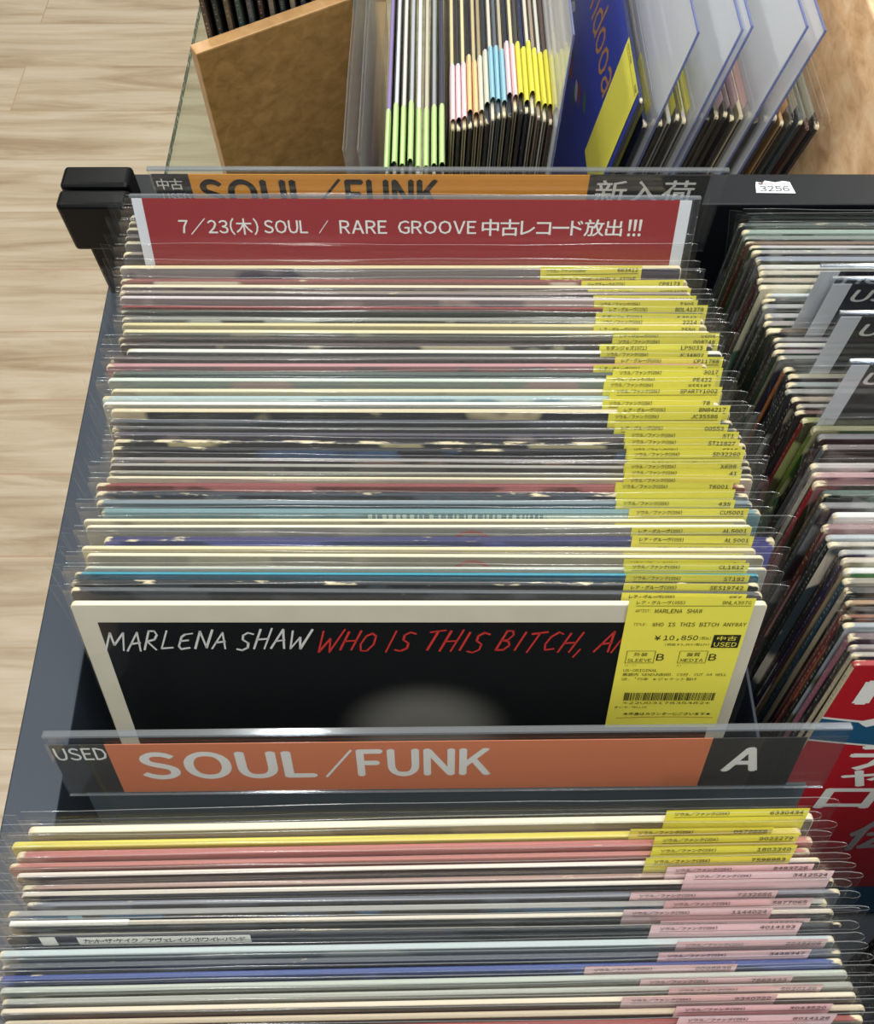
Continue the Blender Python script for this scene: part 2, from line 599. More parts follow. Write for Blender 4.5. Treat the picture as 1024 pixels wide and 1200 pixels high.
def board_mat(name, c1, c2, c3, scratches=False):
    """brown burl-grained board"""
    m, nt, out = new_mat(name)
    L = nt.links
    p = node(nt, 'ShaderNodeBsdfPrincipled')
    p.inputs['Roughness'].default_value = 0.38
    L.new(p.outputs[0], out.inputs[0])
    tc = node(nt, 'ShaderNodeTexCoord')
    mp = node(nt, 'ShaderNodeMapping')
    mp.inputs['Scale'].default_value = (1, 0.6, 1.4)
    L.new(tc.outputs['Object'], mp.inputs[0])
    n1 = node(nt, 'ShaderNodeTexNoise')
    n1.inputs['Scale'].default_value = 75
    n1.inputs['Detail'].default_value = 6
    n1.inputs['Roughness'].default_value = 0.62
    n1.inputs['Distortion'].default_value = 0.5
    L.new(mp.outputs[0], n1.inputs['Vector'])
    cr = node(nt, 'ShaderNodeValToRGB')
    e = cr.color_ramp.elements
    e[0].position, e[0].color = 0.30, (*lin(c1), 1)
    e[1].position, e[1].color = 0.72, (*lin(c3), 1)
    k = e.new(0.5)
    k.color = (*lin(c2), 1)
    L.new(n1.outputs[0], cr.inputs[0])
    cur = cr.outputs[0]
    if scratches:
        mp2 = node(nt, 'ShaderNodeMapping')
        mp2.inputs['Scale'].default_value = (1, 5, 90)
        mp2.inputs['Rotation'].default_value = (R(14), 0, 0)
        L.new(tc.outputs['Object'], mp2.inputs[0])
        n2 = node(nt, 'ShaderNodeTexNoise')
        n2.inputs['Scale'].default_value = 1.5
        n2.inputs['Detail'].default_value = 2
        L.new(mp2.outputs[0], n2.inputs['Vector'])
        rp = node(nt, 'ShaderNodeMapRange')
        rp.inputs['From Min'].default_value = 0.70
        rp.inputs['From Max'].default_value = 0.76
        L.new(n2.outputs[0], rp.inputs['Value'])
        mx = node(nt, 'ShaderNodeMix', data_type='RGBA')
        L.new(rp.outputs[0], mx.inputs[0])
        L.new(cur, mx.inputs[6])
        mx.inputs[7].default_value = (*lin((228, 190, 150)), 1)
        cur = mx.outputs[2]
    L.new(cur, p.inputs['Base Color'])
    return m


MAT['floor'] = floor_mat()
MAT['board'] = board_mat('brown_burl_board', (134, 102, 54), (156, 120, 68), (174, 137, 83))
MAT['board_edge'] = board_mat('board_edge_veneer', (176, 134, 88), (190, 148, 100), (204, 164, 116))
MAT['board_light'] = board_mat('tan_burl_board', (204, 160, 116), (232, 190, 146), (246, 214, 174), True)


def glass_mats():
    MAT['glass'] = clear('table_glass', (0.90, 0.94, 0.90), 0.01, 0.02, fmin=0.04, fmax=0.7)
    m, nt, out = new_mat('green_glass_edge')
    L = nt.links
    p = node(nt, 'ShaderNodeBsdfPrincipled')
    p.inputs['Roughness'].default_value = 0.08
    tc = node(nt, 'ShaderNodeTexCoord')
    n1 = node(nt, 'ShaderNodeTexNoise')
    n1.inputs['Scale'].default_value = 130
    n1.inputs['Detail'].default_value = 3
    L.new(tc.outputs['Object'], n1.inputs['Vector'])
    cr = node(nt, 'ShaderNodeValToRGB')
    e = cr.color_ramp.elements
    e[0].position, e[0].color = 0.5, (*lin((20, 56, 52)), 1)
    e[1].position, e[1].color = 0.66, (*lin((196, 222, 214)), 1)  # pale flecks paint the edge's white glitter into its colour
    k = e.new(0.56)
    k.color = (*lin((64, 118, 104)), 1)
    L.new(n1.outputs[0], cr.inputs[0])
    L.new(cr.outputs[0], p.inputs['Base Color'])
    b = node(nt, 'ShaderNodeBump')
    b.inputs['Strength'].default_value = 0.8
    b.inputs['Distance'].default_value = 0.002
    L.new(n1.outputs[0], b.inputs['Height'])
    L.new(b.outputs[0], p.inputs['Normal'])
    L.new(p.outputs[0], out.inputs[0])
    MAT['glass_edge'] = m


glass_mats()


def cover_mat():
    """black album front: cream border, deep black panel, one soft pale oval low in the middle (printed)"""
    m, nt, out = new_mat('black_cover_print')
    L = nt.links
    p = node(nt, 'ShaderNodeBsdfPrincipled')
    p.inputs['Roughness'].default_value = 0.3
    L.new(p.outputs[0], out.inputs[0])
    tc = node(nt, 'ShaderNodeTexCoord')
    sp = node(nt, 'ShaderNodeSeparateXYZ')
    L.new(tc.outputs['Object'], sp.inputs[0])
    ab = node(nt, 'ShaderNodeMath', operation='ABSOLUTE')
    L.new(sp.outputs['X'], ab.inputs[0])
    gx = node(nt, 'ShaderNodeMath', operation='GREATER_THAN')
    gx.inputs[1].default_value = 0.1475
    L.new(ab.outputs[0], gx.inputs[0])
    gz = node(nt, 'ShaderNodeMath', operation='GREATER_THAN')
    gz.inputs[1].default_value = 0.3035
    L.new(sp.outputs['Z'], gz.inputs[0])
    bd = node(nt, 'ShaderNodeMath', operation='MAXIMUM')
    L.new(gx.outputs[0], bd.inputs[0])
    L.new(gz.outputs[0], bd.inputs[1])
    # oval
    mp = node(nt, 'ShaderNodeMapping')
    mp.vector_type = 'POINT'
    mp.inputs['Location'].default_value = (-0.0022 / 0.046, 0, -0.222 / 0.040)
    mp.inputs['Scale'].default_value = (1 / 0.046, 0, 1 / 0.040)
    L.new(tc.outputs['Object'], mp.inputs[0])
    ln = node(nt, 'ShaderNodeVectorMath', operation='LENGTH')
    L.new(mp.outputs[0], ln.inputs[0])
    rp = node(nt, 'ShaderNodeMapRange')
    rp.interpolation_type = 'SMOOTHSTEP'
    rp.inputs['From Min'].default_value = 1.05
    rp.inputs['From Max'].default_value = 0.35
    L.new(ln.outputs['Value'], rp.inputs['Value'])
    m0 = node(nt, 'ShaderNodeMix', data_type='RGBA')
    m0.inputs[6].default_value = (*lin((9, 11, 14)), 1)
    m0.inputs[7].default_value = (*lin((128, 128, 124)), 1)
    L.new(rp.outputs[0], m0.inputs[0])
    nz = node(nt, 'ShaderNodeTexNoise')
    nz.inputs['Scale'].default_value = 60
    nz.inputs['Detail'].default_value = 5
    L.new(tc.outputs['Object'], nz.inputs['Vector'])
    cr = node(nt, 'ShaderNodeMix', data_type='RGBA')
    cr.inputs[6].default_value = (*lin((196, 192, 174)), 1)
    cr.inputs[7].default_value = (*lin((214, 210, 192)), 1)
    L.new(nz.outputs[0], cr.inputs[0])
    m1 = node(nt, 'ShaderNodeMix', data_type='RGBA')
    L.new(bd.outputs[0], m1.inputs[0])
    L.new(m0.outputs[2], m1.inputs[6])
    L.new(cr.outputs[2], m1.inputs[7])
    L.new(m1.outputs[2], p.inputs['Base Color'])
    return m


MAT['cover'] = cover_mat()


# ------------------------------------------------------------------ the room
FLOOR = BM()
box(FLOOR, -3.0, 3.0, -1.6, 5.0, -0.05, 0.0)
tag(obj('floor', FLOOR, MAT['floor']), kind='structure')

bm = BM()
box(bm, -3.0, 3.0, -1.6, 5.0, 2.92, 3.0)
tag(obj('ceiling', bm, plain('white_ceiling', (225, 225, 222), 0.8)), kind='structure')
bm = BM()
box(bm, -3.0, 3.0, 5.0, 5.1, 0.0, 2.92)
tag(obj('wall_back', bm, plain('pale_wall', (206, 204, 198), 0.8)), kind='structure')

# ------------------------------------------------------------------ the record rack
HR = EYE - 0.445          # top of the side rail
HB = EYE - 0.385          # top of the back rail
BIN = EYE - 0.6665        # floor of the near bin
BIN2 = EYE - 0.690        # floor of the right-hand bin
rack = thing('record_rack', 'black steel record rack whose two open bins hold the sleeved records', 'rack', (0, 0, 0))

bm = BM()
box(bm, -0.0130, 0.0130, -0.62, 0.42, 0.0005, HR, 0.0012)
side = obj('side_panel', bm, MAT['rack'], rack, loc=(-0.1943, 0, 0), rot=(0, 0, R(1.45)))
tag(side, 'dark blue-grey side panel')
bm = BM()
box(bm, -0.2, 0.95, 0.4205, 0.4475, 0.0005, HB, 0.0012)
obj('back_panel', bm, MAT['rack_black'], rack)
bm = BM()
box(bm, 0.1650, 0.1668, -0.6, 0.418, BIN2 - 0.010, EYE - 0.458, 0.0004)
obj('centre_divider', bm, MAT['rack'], rack)
bm = BM()
box(bm, -0.181, 0.1645, -0.6, 0.4195, BIN - 0.012, BIN)
obj('bin_floor', bm, MAT['rack_black'], rack)
bm = BM()
box(bm, 0.1670, 0.56, -0.6, 0.4195, BIN2 - 0.012, BIN2)
obj('bin_floor', bm, MAT['rack'], rack)
bm = BM()
box(bm, 0.56, 0.586, -0.62, 0.42, 0.0005, HR, 0.0012)
obj('side_panel', bm, MAT['rack'], rack)
# corner post with its two-piece cap
bm = BM()
box(bm, -0.2150, -0.176, 0.4045, 0.4200, HR - 0.2, EYE - 0.400, 0.002)
post = obj('corner_post', bm, MAT['gloss_black'], rack)
bm = BM()
box(bm, -0.2213, -0.1794, 0.3995, 0.4135, EYE - 0.4025, EYE - 0.3665, 0.0028, 3)
obj('post_cap', bm, MAT['gloss_black'], post, smooth=False)
bm = BM()
box(bm, -0.2222, -0.1812, 0.4160, 0.4335, EYE - 0.4000, EYE - 0.3665, 0.0028, 3)
obj('post_cap', bm, MAT['gloss_black'], post)
bm = BM()
box(bm, -0.2165, -0.186, 0.412, 0.418, EYE - 0.398, EYE - 0.3735)
obj('cap_web', bm, MAT['rack_black'], post)

# price sticker on the back rail
st = BM()
outline = [(-.0122, -.0050), (.0118, -.0055), (.0100, .0044), (.0060, .0052), (.0010, .0040), (-.0052, .0055), (-.0070, .0035), (-.0108, .0046), (-.0116, .0010)]
top = [st.verts.new((x, y, 0.0003)) for x, y in outline]
bot = [st.verts.new((x, y, 0)) for x, y in outline]
st.faces.new(top)
st.faces.new(bot[::-1])
for i in range(len(outline)):
    j = (i + 1) % len(outline)
    st.faces.new([bot[i], bot[j], top[j], top[i]])
sticker = obj('number_sticker', st, MAT['sign_white'], None, loc=(0.2075, 0.4352, HB + 0.0002))
tag(sticker, 'torn white number sticker reading 3256 on the black back rail', 'sticker')
pr = BM()
put_text(pr, '3256', -.0095, .0085, -.0040, .0008, 0, 0.0)
for v in pr.verts:
    v.co = (v.co.x, v.co.z, 0.0005)
obj('number_print', pr, plain('grey_print', (70, 72, 78)), sticker)
pr = BM()
put_text(pr, '¥—–·–', -.0100, .0080, .0018, .0034, 0, 0.02)
for v in pr.verts:
    v.co = (v.co.x, v.co.z, 0.0005)
obj('price_print', pr, plain('red_print_small', (200, 60, 60)), sticker)

# ------------------------------------------------------------------ records
JW, JH = 0.315, 0.315
_jacket, _film, _rigid, _tagm = {}, {}, {}, {}


def jacket_mesh(t, mats=('face', 'edge', 'spine', 'inner')):
    key = (round(t * 1e4), mats)
    if key in _jacket:
        return _jacket[key]
    bm = BM()
    r, b = 0.0022, min(0.0006, t * 0.24)
    def ring(inset, y):
        pts = []
        for cx, cz, a0 in ((JW / 2 - r, r, -90), (JW / 2 - r, JH - r, 0), (-JW / 2 + r, JH - r, 90), (-JW / 2 + r, r, 180)):
            for k in range(5):
                a = R(a0 + 22.5 * k)
                pts.append(bm.verts.new((cx + (r - inset) * math.cos(a), y, cz + (r - inset) * math.sin(a))))
        return pts
    rings = [ring(b, -t / 2), ring(b * .3, -t / 2 + b * .3), ring(0, -t / 2 + b), ring(0, t / 2 - b), ring(b * .3, t / 2 - b * .3), ring(b, t / 2)]
    bm.faces.new(rings[0][::-1] if False else rings[0]).material_index = 0
    bm.faces.new(rings[-1][::-1]).material_index = 0
    n = len(rings[0])
    for q in range(len(rings) - 1):
        for i in range(n):
            j = (i + 1) % n
            f = bm.faces.new([rings[q][i], rings[q + 1][i], rings[q + 1][j], rings[q][j]])
            c = f.calc_center_median()
            mi = 1
            if c.x < -JW / 2 + .0015 and c.z < JH - .003:
                mi = 2
            elif c.x > JW / 2 - .0015 and c.z < JH - .003 and 0 < q < 4:
                mi = 3 if q == 2 else 1
            f.material_index = mi
    bmesh.ops.recalc_face_normals(bm, faces=bm.faces)
    me = bpy.data.meshes.new('jacket')
    bm.to_mesh(me)
    bm.free()
    for k in mats:
        me.materials.append(MAT[k])
    _jacket[key] = me
    return me


def film_mesh(t, var):
    """soft polythene outer: two sheets welded to a point at the spine side, looped at the mouth side, standing proud of the jacket"""
    key = (round(t * 1e4), var)
    if key in _film:
        return _film[key]
    rr = random.Random(100 + var * 13 + round(t * 1e4))
    bm = BM()
    g = t / 2 + 0.0002
    N = 14
    pinch = rr.uniform(-.0015, .001)
    loop = rr.uniform(.0042, .0075)
    lobe = rr.uniform(.0008, .0012)
    rise = .0016 if var == 9 else rr.uniform(.0095, .0125)
    ph = rr.uniform(0, 6)
    def path(z):
        up = max(0.0, min(1.0, (z - 0.27) / 0.05))
        pts = [(-0.1586, 0.0)]
        for i in range(N + 1):
            x = -0.1580 + i * (0.3155 / N)
            wv = math.sin(i * 1.7 + ph) * .00012 * up
            pts.append((x, -g - abs(wv)))
        xr = 0.1580
        for k in range(1, 7):
            a = -90 + k * 180 / 7
            pts.append((xr + loop * (0.45 + .55 * up) * math.cos(R(a)), (g + (lobe - .0008) * up) * math.sin(R(a))))
        for i in range(N, -1, -1):
            x = -0.1580 + i * (0.3155 / N)
            wv = math.sin(i * 1.3 + ph * 2) * .00012 * up
            pts.append((x, g + abs(wv)))
        return pts
    zs = [0.0, 0.16, 0.270, 0.300, 0.3152, 0.315 + rise * .55, 0.315 + rise, 0.315 + rise + 0.00015]
    rows = []
    for zi, z in enumerate(zs):
        row = []
        for i, (x, y) in enumerate(path(z)):
            dz = 0
            if zi == 7:
                y += .00025 if y > 0 else -.00025
            if zi >= 5:
                y += 0 if var == 9 else (.00018 * math.sin(x * 29 + ph * 2) + .00003 * math.sin(x * 121 + ph)) * (0.5 if zi == 5 else 1) * (1 if abs(x) < .158 else 0)
            if zi >= 6:
                dz = .0006 * math.sin(x * 23 + ph) + .0002 * math.sin(x * 83 + ph * 3)
            row.append(bm.verts.new((x, y, z + dz)))
        rows.append(row)
    n = len(rows[0])
    for q in range(len(rows) - 1):
        for i in range(n):
            j = (i + 1) % n
            f = bm.faces.new([rows[q][i], rows[q][j], rows[q + 1][j], rows[q + 1][i]])
            f.material_index = 2 if i in (0, n - 1) else (1 if q == len(rows) - 2 else 0)
            f.smooth = True
    # flat welded fin at the spine side, widening to a loose corner at the top
    if var != 9:
        zt = 0.315 + rise
        w = .0062 - pinch
        fin = [bm.verts.new(p) for p in ((-.1586, 0, .290), (-.1586, 0, zt), (-.1586 - w, -.0003, zt + .0012), (-.1586 - w * .45, 0, .308))]
        bm.faces.new(fin).material_index = 0
        for a, c in ((1, 2), (2, 3), (3, 0)):
            p, q = fin[a].co, fin[c].co
            off = Vector((0, -.0003, .0002))
            bm.faces.new([bm.verts.new(v) for v in (p, q, q + off, p + off)]).material_index = 1
    me = bpy.data.meshes.new('plastic_sleeve')
    bm.to_mesh(me)
    bm.free()
    me.materials.append(MAT['film'])
    me.materials.append(MAT['film_rim'])
    me.materials.append(MAT['film_fold'])
    _film[key] = me
    return me


def rigid_mesh(t):
    """stiff clear vinyl outer, taller than the jacket, with a thick bluish rim"""
    key = round(t * 1e4)
    if key in _rigid:
        return _rigid[key]
    bm = BM()
    g = t / 2 + .0006
    x0, x1, z1 = -.163, .163, .382
    e = .0004
    for s in (-1, 1):
        P = [[bm.verts.new((x, s * (e if (i in (0, 3) or k == 2) else g), z)) for i, x in enumerate((x0, x0 + .005, x1 - .005, x1))] for k, z in enumerate((0, .318, z1))]
        for k in range(2):
            for i in range(3):
                bm.faces.new([P[k][i], P[k][i + 1], P[k + 1][i + 1], P[k + 1][i]])
    box(bm, x0, x1, -.0006, .0006, z1 - .0003, z1 + .0008, mat=1)
    box(bm, x1 - .0003, x1 + .0010, -.0006, .0006, 0, z1 + .0008, mat=1)
    box(bm, x0 - .0010, x0 + .0003, -.0006, .0006, 0, z1 + .0008, mat=1)
    me = bpy.data.meshes.new('rigid_sleeve')
    bm.to_mesh(me)
    bm.free()
    me.materials.append(MAT['rigid'])
    me.materials.append(MAT['rigid_rim'])
    _rigid[key] = me
    return me


def tag_mesh(colour, w=0.0566, h=0.093):
    key = (colour, w, h)
    if key in _tagm:
        return _tagm[key]
    bm = BM()
    th = .00016
    nx, nz = 3, 6
    grid = {}
    for s in (0, 1):
        for i in range(nx + 1):
            for k in range(nz + 1):
                u, v = i / nx, k / nz
                y = -.00012 * math.sin(u * 3.1) * math.sin(v * 5) + (th if s else 0)
                grid[s, i, k] = bm.verts.new((u * w, y, -v * h))
    for i in range(nx):
        for k in range(nz):
            bm.faces.new([grid[0, i, k], grid[0, i, k + 1], grid[0, i + 1, k + 1], grid[0, i + 1, k]])
            bm.faces.new([grid[1, i, k], grid[1, i + 1, k], grid[1, i + 1, k + 1], grid[1, i, k + 1]])
    bmesh.ops.recalc_face_normals(bm, faces=bm.faces)
    me = bpy.data.meshes.new('price_tag')
    bm.to_mesh(me)
    bm.free()
    me.materials.append(MAT[colour])
    _tagm[key] = me
    return me


def wrap_mesh(colour, t):
    """tag folded over the top of a sleeve: front panel, strip across the top, short flap behind"""
    key = (colour, 'wrap', round(t * 1e4))
    if key in _tagm:
        return _tagm[key]
    w, h = 0.0566, 0.080
    d = t + .0012
    prof = [(0, -h), (0, -.004), (.0002, .0008), (d * .3, .0026), (d * .7, .0026), (d - .0002, .0008), (d, -.004), (d, -.014)]
    bm = BM()
    rows = [[bm.verts.new((u, y, z)) for u in (0, w)] for y, z in prof]
    back = [[bm.verts.new((u, y + (.00014 if k < 4 else -.00014), z - .0001)) for u in (0, w)] for k, (y, z) in enumerate(prof)]
    for k in range(len(prof) - 1):
        bm.faces.new([rows[k][0], rows[k][1], rows[k + 1][1], rows[k + 1][0]])
        bm.faces.new([back[k][0], back[k + 1][0], back[k + 1][1], back[k][1]])
    me = bpy.data.meshes.new('price_tag')
    bm.to_mesh(me)
    bm.free()
    me.materials.append(MAT[colour])
    _tagm[key] = me
    return me


HEAD = {'S': 'ソウル／ファンク(054)', 'R': 'レア・グルーヴ(055)', 'R6': 'レア・グルーヴ(076)', 'J': 'ジャズヴォーカル(074)', 'M': 'モダンジャズ(071)'}


def tag_print(parent, head, code, artist, ink='ink', soft=False):
    bm = BM()
    y = -.00028
    if head:
        put_text(bm, HEAD.get(head, head), .0034, .0250 if head in ('S', 'M') else .0240, -.0035, -.0009, y, 0.022, mono=True)
    if code:
        w = .0019 * len(code)
        put_text(bm, code, .0545 - w, .0545, -.0035, -.0011, y, 0.02, mono=True)
    if head or code:
        put_rect(bm, .0034, .0548, -.0047, -.0044, y)
    if artist:
        put_text(bm, 'ARTIST:', .0040, .0108, -.0089, -.0071, y, 0.012, mono=True)
        put_text(bm, artist, .0125, min(.0540, .0125 + .0024 * len(artist)), -.0094, -.0066, y, 0.022, mono=True)
        put_rect(bm, .0034, .0548, -.0104, -.0102, y)
    return obj('tag_print', bm, MAT[ink], parent)


def record(label, top, lean, yaw=0.0, roll=0.0, t=.0026, edge=(200, 190, 160), face=(120, 110, 110), art=None, spine=None, wear=.3,
           film='soft', tagc=None, tagx=.094, tagtop=0.0, text=None, wrap=False, group=None, faces=('face', 'edge', 'spine', 'inner'), cat='record', drop=0.0, tilt=0.0):
    """a sleeved record whose top middle stands at `top`, leaning back by `lean` degrees"""
    rot = Euler((R(-lean), R(roll), R(yaw)), 'XYZ')
    up = rot.to_matrix() @ Vector((0, 0, JH))
    base = Vector(top) - up
    root = thing('vinyl_record', label, cat, base, rot, group)
    j = obj('jacket', jacket_mesh(t, faces), None, root)
    av = sum(edge) / 3
    j['edge_tone'] = lin([(v * .84 + av * .14) * (.86 if av < 125 else 1) for v in edge])
    dk = .74 if sum(face) < 330 else .88
    j['face_tone'] = lin([v * dk for v in face])
    j['art_tone'] = lin(art or face)
    j['spine_tone'] = lin(spine or [v * .5 for v in edge])
    j['wear'] = float(wear)
    g = t / 2
    if film == 'soft':
        obj('plastic_sleeve', film_mesh(t, 9 if wrap else rnd.randrange(4)), None, root)
        g += .0002 + .0001
    elif film == 'rigid':
        obj('rigid_sleeve', rigid_mesh(t), None, root)
        g += .0006 + .0001
    if tagc:
        tg = obj('price_tag', wrap_mesh(tagc, t) if wrap else tag_mesh(tagc), None, root, loc=(tagx, -g - .00018, JH - tagtop), rot=(0, R(tilt), 0))
        if text is not None:
            tag_print(tg, *text, ink='ink_pink' if tagc == 'pink' else 'ink')
    return root, j


def thick(gap, lean):
    v = max(.0010, min(.0034, gap * math.cos(R(lean)) - .0011))
    return math.floor(v / .0003) * .0003


# ------------------------------------------------------------------ the middle row: Y mm, X mm, tag x mm, tag top mm, edge, face, art, wear, look, heading, code, artist
MIDDLE = [
    (397.1, -21.2, 100.0, 2.5, (210, 200, 170), (120, 110, 110), (80, 75, 80), 0.3, 'beige', 'S', '2214', ''),
    (392.3, -21.4, 100.0, 2.5, (150, 140, 130), (90, 85, 85), (80, 75, 80), 0.3, 'grey brown', 'S', '6512', ''),
    (386.9, -21.5, 100.0, 2.5, (200, 190, 160), (110, 105, 105), (80, 75, 80), 0.3, 'pale tan', 'S', '5105', ''),
    (381.5, -21.5, 100.0, 2.5, (120, 115, 115), (80, 80, 85), (80, 75, 80), 0.3, 'dark grey', 'S', '3390', ''),
    (376.2, -20.6, 100.0, 2.5, (190, 180, 150), (120, 115, 115), (80, 75, 80), 0.3, 'dull cream', 'S', '4471', ''),
    (368.3, -20.3, 100.0, 0.5, (150, 140, 125), (110, 105, 105), (80, 75, 80), 0.3, 'brownish grey', 'S', '0912', ''),
    (358.0, -20.5, 78.4, -0.5, (228, 215, 165), (150, 140, 142), (60, 58, 80), 0.5, 'cream edged mauve', 'S', '663412', 'SLY & THE FAMILY STONE'),
    (347.8, -18.3, 98.3, -0.5, (178, 88, 92), (160, 110, 105), (220, 205, 190), 0.5, 'dusty rose', 'J', 'CP8173', ''),
    (343.5, -17.5, 101.0, 1.0, (240, 228, 200), (135, 120, 118), (100, 80, 85), 0.3, 'white edged taupe', 'M', 'SST84279', ''),
    (339.1, -17.7, 103.7, 1.0, (150, 135, 130), (98, 78, 80), (80, 65, 70), 0.4, 'maroon brown', 'S', 'CP18125', ''),
    (334.8, -16.5, 102.6, 0.0, (208, 198, 205), (140, 122, 130), (170, 150, 150), 0.3, 'pale lilac', 'S', '7305', ''),
    (328.1, -14.9, 105.1, -2.0, (190, 58, 70), (150, 60, 66), (80, 40, 45), 0.2, 'bright red', 'R6', 'BDL41378', ''),
    (325.1, -14.4, 100.6, -0.5, (70, 82, 76), (48, 58, 55), (40, 45, 45), 0.2, 'dark bottle green', 'M', 'JL8543', ''),
    (320.3, -13.1, 98.5, -1.5, (150, 152, 150), (80, 84, 80), (170, 175, 175), 0.3, 'smoke grey', 'S', '2214', 'SCOTT HERON'),  # art colour paints a grey-white shine on the face
    (316.2, -12.4, 96.5, -0.5, (232, 218, 165), (190, 180, 140), (160, 150, 120), 0.3, 'butter cream', 'R6', '7550', ''),
    (311.5, -11.2, 105.4, -0.5, (236, 222, 176), (120, 124, 112), (150, 150, 130), 0.2, 'cream edged sage', 'R6', 'VSD5', ''),
    (306.8, -12.7, 105.9, -1.5, (66, 62, 66), (44, 42, 48), (60, 50, 52), 0.25, 'black', 'S', '008248', ''),
    (302.8, -11.1, 97.2, -1.0, (100, 84, 88), (62, 54, 60), (190, 180, 150), 0.35, 'plum patterned', 'M', 'LP5033', ''),
    (298.2, -6.7, 92.8, -1.8, (236, 236, 232), (92, 94, 100), (70, 70, 76), 0.15, 'white edged slate', 'S', 'JC34802', ''),
    (293.7, -14.9, 108.3, -2.0, (96, 88, 90), (72, 66, 70), (60, 55, 60), 0.3, 'charcoal brown', 'R6', 'CP11768', ''),
    (289.2, -15.9, 97.7, -1.0, (196, 140, 148), (170, 118, 124), (120, 100, 100), 0.35, 'dusty pink', 'R6', 'SD9', ''),
    (283.7, -11.8, 102.9, -3.6, (96, 112, 112), (70, 86, 88), (60, 70, 72), 0.3, 'teal grey', 'S', '3017', ''),
    (279.5, -13.3, 100.5, -3.6, (212, 228, 216), (140, 154, 148), (160, 140, 140), 0.2, 'pale mint', 'S', 'PE422', ''),
    (272.8, -10.4, 95.6, -6.6, (230, 220, 185), (196, 188, 158), (150, 140, 120), 0.25, 'beige cream', 'S', 'WS5182', ''),
    (268.5, -14.4, 102.3, -6.6, (176, 204, 212), (150, 185, 200), (205, 220, 220), 0.35, 'pale blue', 'S', 'SPARTY1002', ''),
    (264.7, -13.3, 97.4, -3.1, (240, 242, 236), (168, 172, 164), (140, 146, 146), 0.15, 'chalk white', 'S', '78', ''),
    (260.2, -8.6, 99.7, -3.8, (226, 212, 176), (44, 46, 56), (190, 175, 145), 0.75, 'torn cream edged', 'R6', 'BN84217', ''),
    (253.7, -8.3, 94.0, -6.1, (92, 100, 116), (42, 48, 62), (60, 66, 80), 0.3, 'navy black', 'S', 'JC35586', ''),
    (249.3, -6.3, 95.0, -3.8, (104, 106, 110), (70, 72, 76), (60, 62, 70), 0.3, 'graphite grey', 'R6', '00553', ''),
    (245.7, -4.8, 98.3, -3.3, (104, 100, 122), (74, 70, 96), (120, 110, 120), 0.35, 'dusky violet', 'S', 'ST1', ''),
    (240.9, -3.5, 96.6, -4.6, (36, 38, 46), (30, 32, 42), (190, 180, 140), 0.95, 'badly worn black', 'S', 'ST11827', 'JIMMY MCGRIFF'),
    (236.9, -4.1, 97.6, -3.6, (44, 50, 64), (34, 42, 58), (60, 90, 130), 0.7, 'worn navy', 'S', 'ST16', ''),
    (230.7, -3.8, 96.7, -7, (150, 146, 150), (78, 66, 64), (130, 105, 92), 0.3, 'dark brown patterned', 'S', 'SD32260', 'DONNY HATHAWAY'),
    (227.2, -3.2, 94.5, -3.4, (170, 168, 166), (66, 60, 62), (80, 76, 76), 0.3, 'dark umber', 'S', 'X698', 'SLY & THE FAMILY'),
    (223.1, -2.9, 94.2, -4.1, (158, 154, 142), (130, 126, 116), (110, 106, 100), 0.3, 'mushroom grey', 'S', '41', ''),
    (220.2, -3.7, 94.2, -2.1, (240, 228, 194), (214, 200, 176), (180, 160, 150), 0.2, 'ivory', 'S', '', ''),
    (216.4, -7.9, 94.0, -2.9, (172, 74, 80), (150, 62, 66), (190, 110, 110), 0.35, 'brick red', 'S', 'T6001', ''),
    (211.4, -7.0, 93.0, -4.4, (58, 64, 80), (46, 54, 70), (90, 100, 110), 0.75, 'midnight blue speckled', '', '', 'RASA'),
    (207.1, -6.2, 91.8, -2.9, (120, 138, 152), (86, 108, 124), (70, 90, 104), 0.35, 'slate blue', 'S', '435', ''),
    (202.2, -2.9, 94.1, -3.1, (112, 150, 160), (110, 150, 160), (205, 225, 225), 0.3, 'blue and white striped', 'S', 'CU5001', 'CURTIS MAYFIELD'),
    (197.2, -10.5, 94.7, 1.1, (238, 228, 196), (200, 190, 164), (150, 140, 120), 0.15, 'cream gatefold', 'S', 'KS32194', ''),
    (194.0, -8.7, 100.6, -0.0, (240, 232, 206), (160, 156, 148), (150, 90, 85), 0.15, 'off white with red ring stamp', 'R', 'AL5001', 'GIL SCOTT-HERON'),
    (187.2, 1.0, 89.9, -3.7, (56, 56, 130), (56, 58, 140), (90, 90, 170), 0.6, 'worn royal blue', 'R', 'AL5001', 'GIL SCOTT-HERON'),
    (182.3, -8.5, 95.2, 1.3, (238, 224, 180), (226, 208, 164), (190, 170, 140), 0.15, 'warm cream', 'S', 'TSR5053', ''),
    (178.6, -5.4, 92.2, 0.8, (240, 232, 204), (170, 164, 146), (150, 90, 85), 0.15, 'ivory with red ring stamp', 'S', 'CL', ''),
    (172.2, -5.4, 91.5, -4.3, (206, 212, 202), (196, 202, 190), (170, 170, 165), 0.2, 'pale celadon', 'S', 'CL1612', ''),
    (169.2, -9.5, 96.1, -1.3, (40, 165, 200), (18, 120, 160), (10, 90, 130), 0.25, 'bright turquoise', 'S', 'ST192', ''),
    (164.7, -10.2, 95.2, -1.6, (40, 46, 56), (28, 36, 44), (60, 70, 80), 0.75, 'scuffed black', 'R', 'SES19742', 'GIL SCOTT-HERON BRIAN'),
    (160.7, -9.4, 93.2, -1.1, (96, 102, 112), (58, 62, 72), (70, 72, 80), 0.3, 'slate black', 'R', 'SES', ''),
]


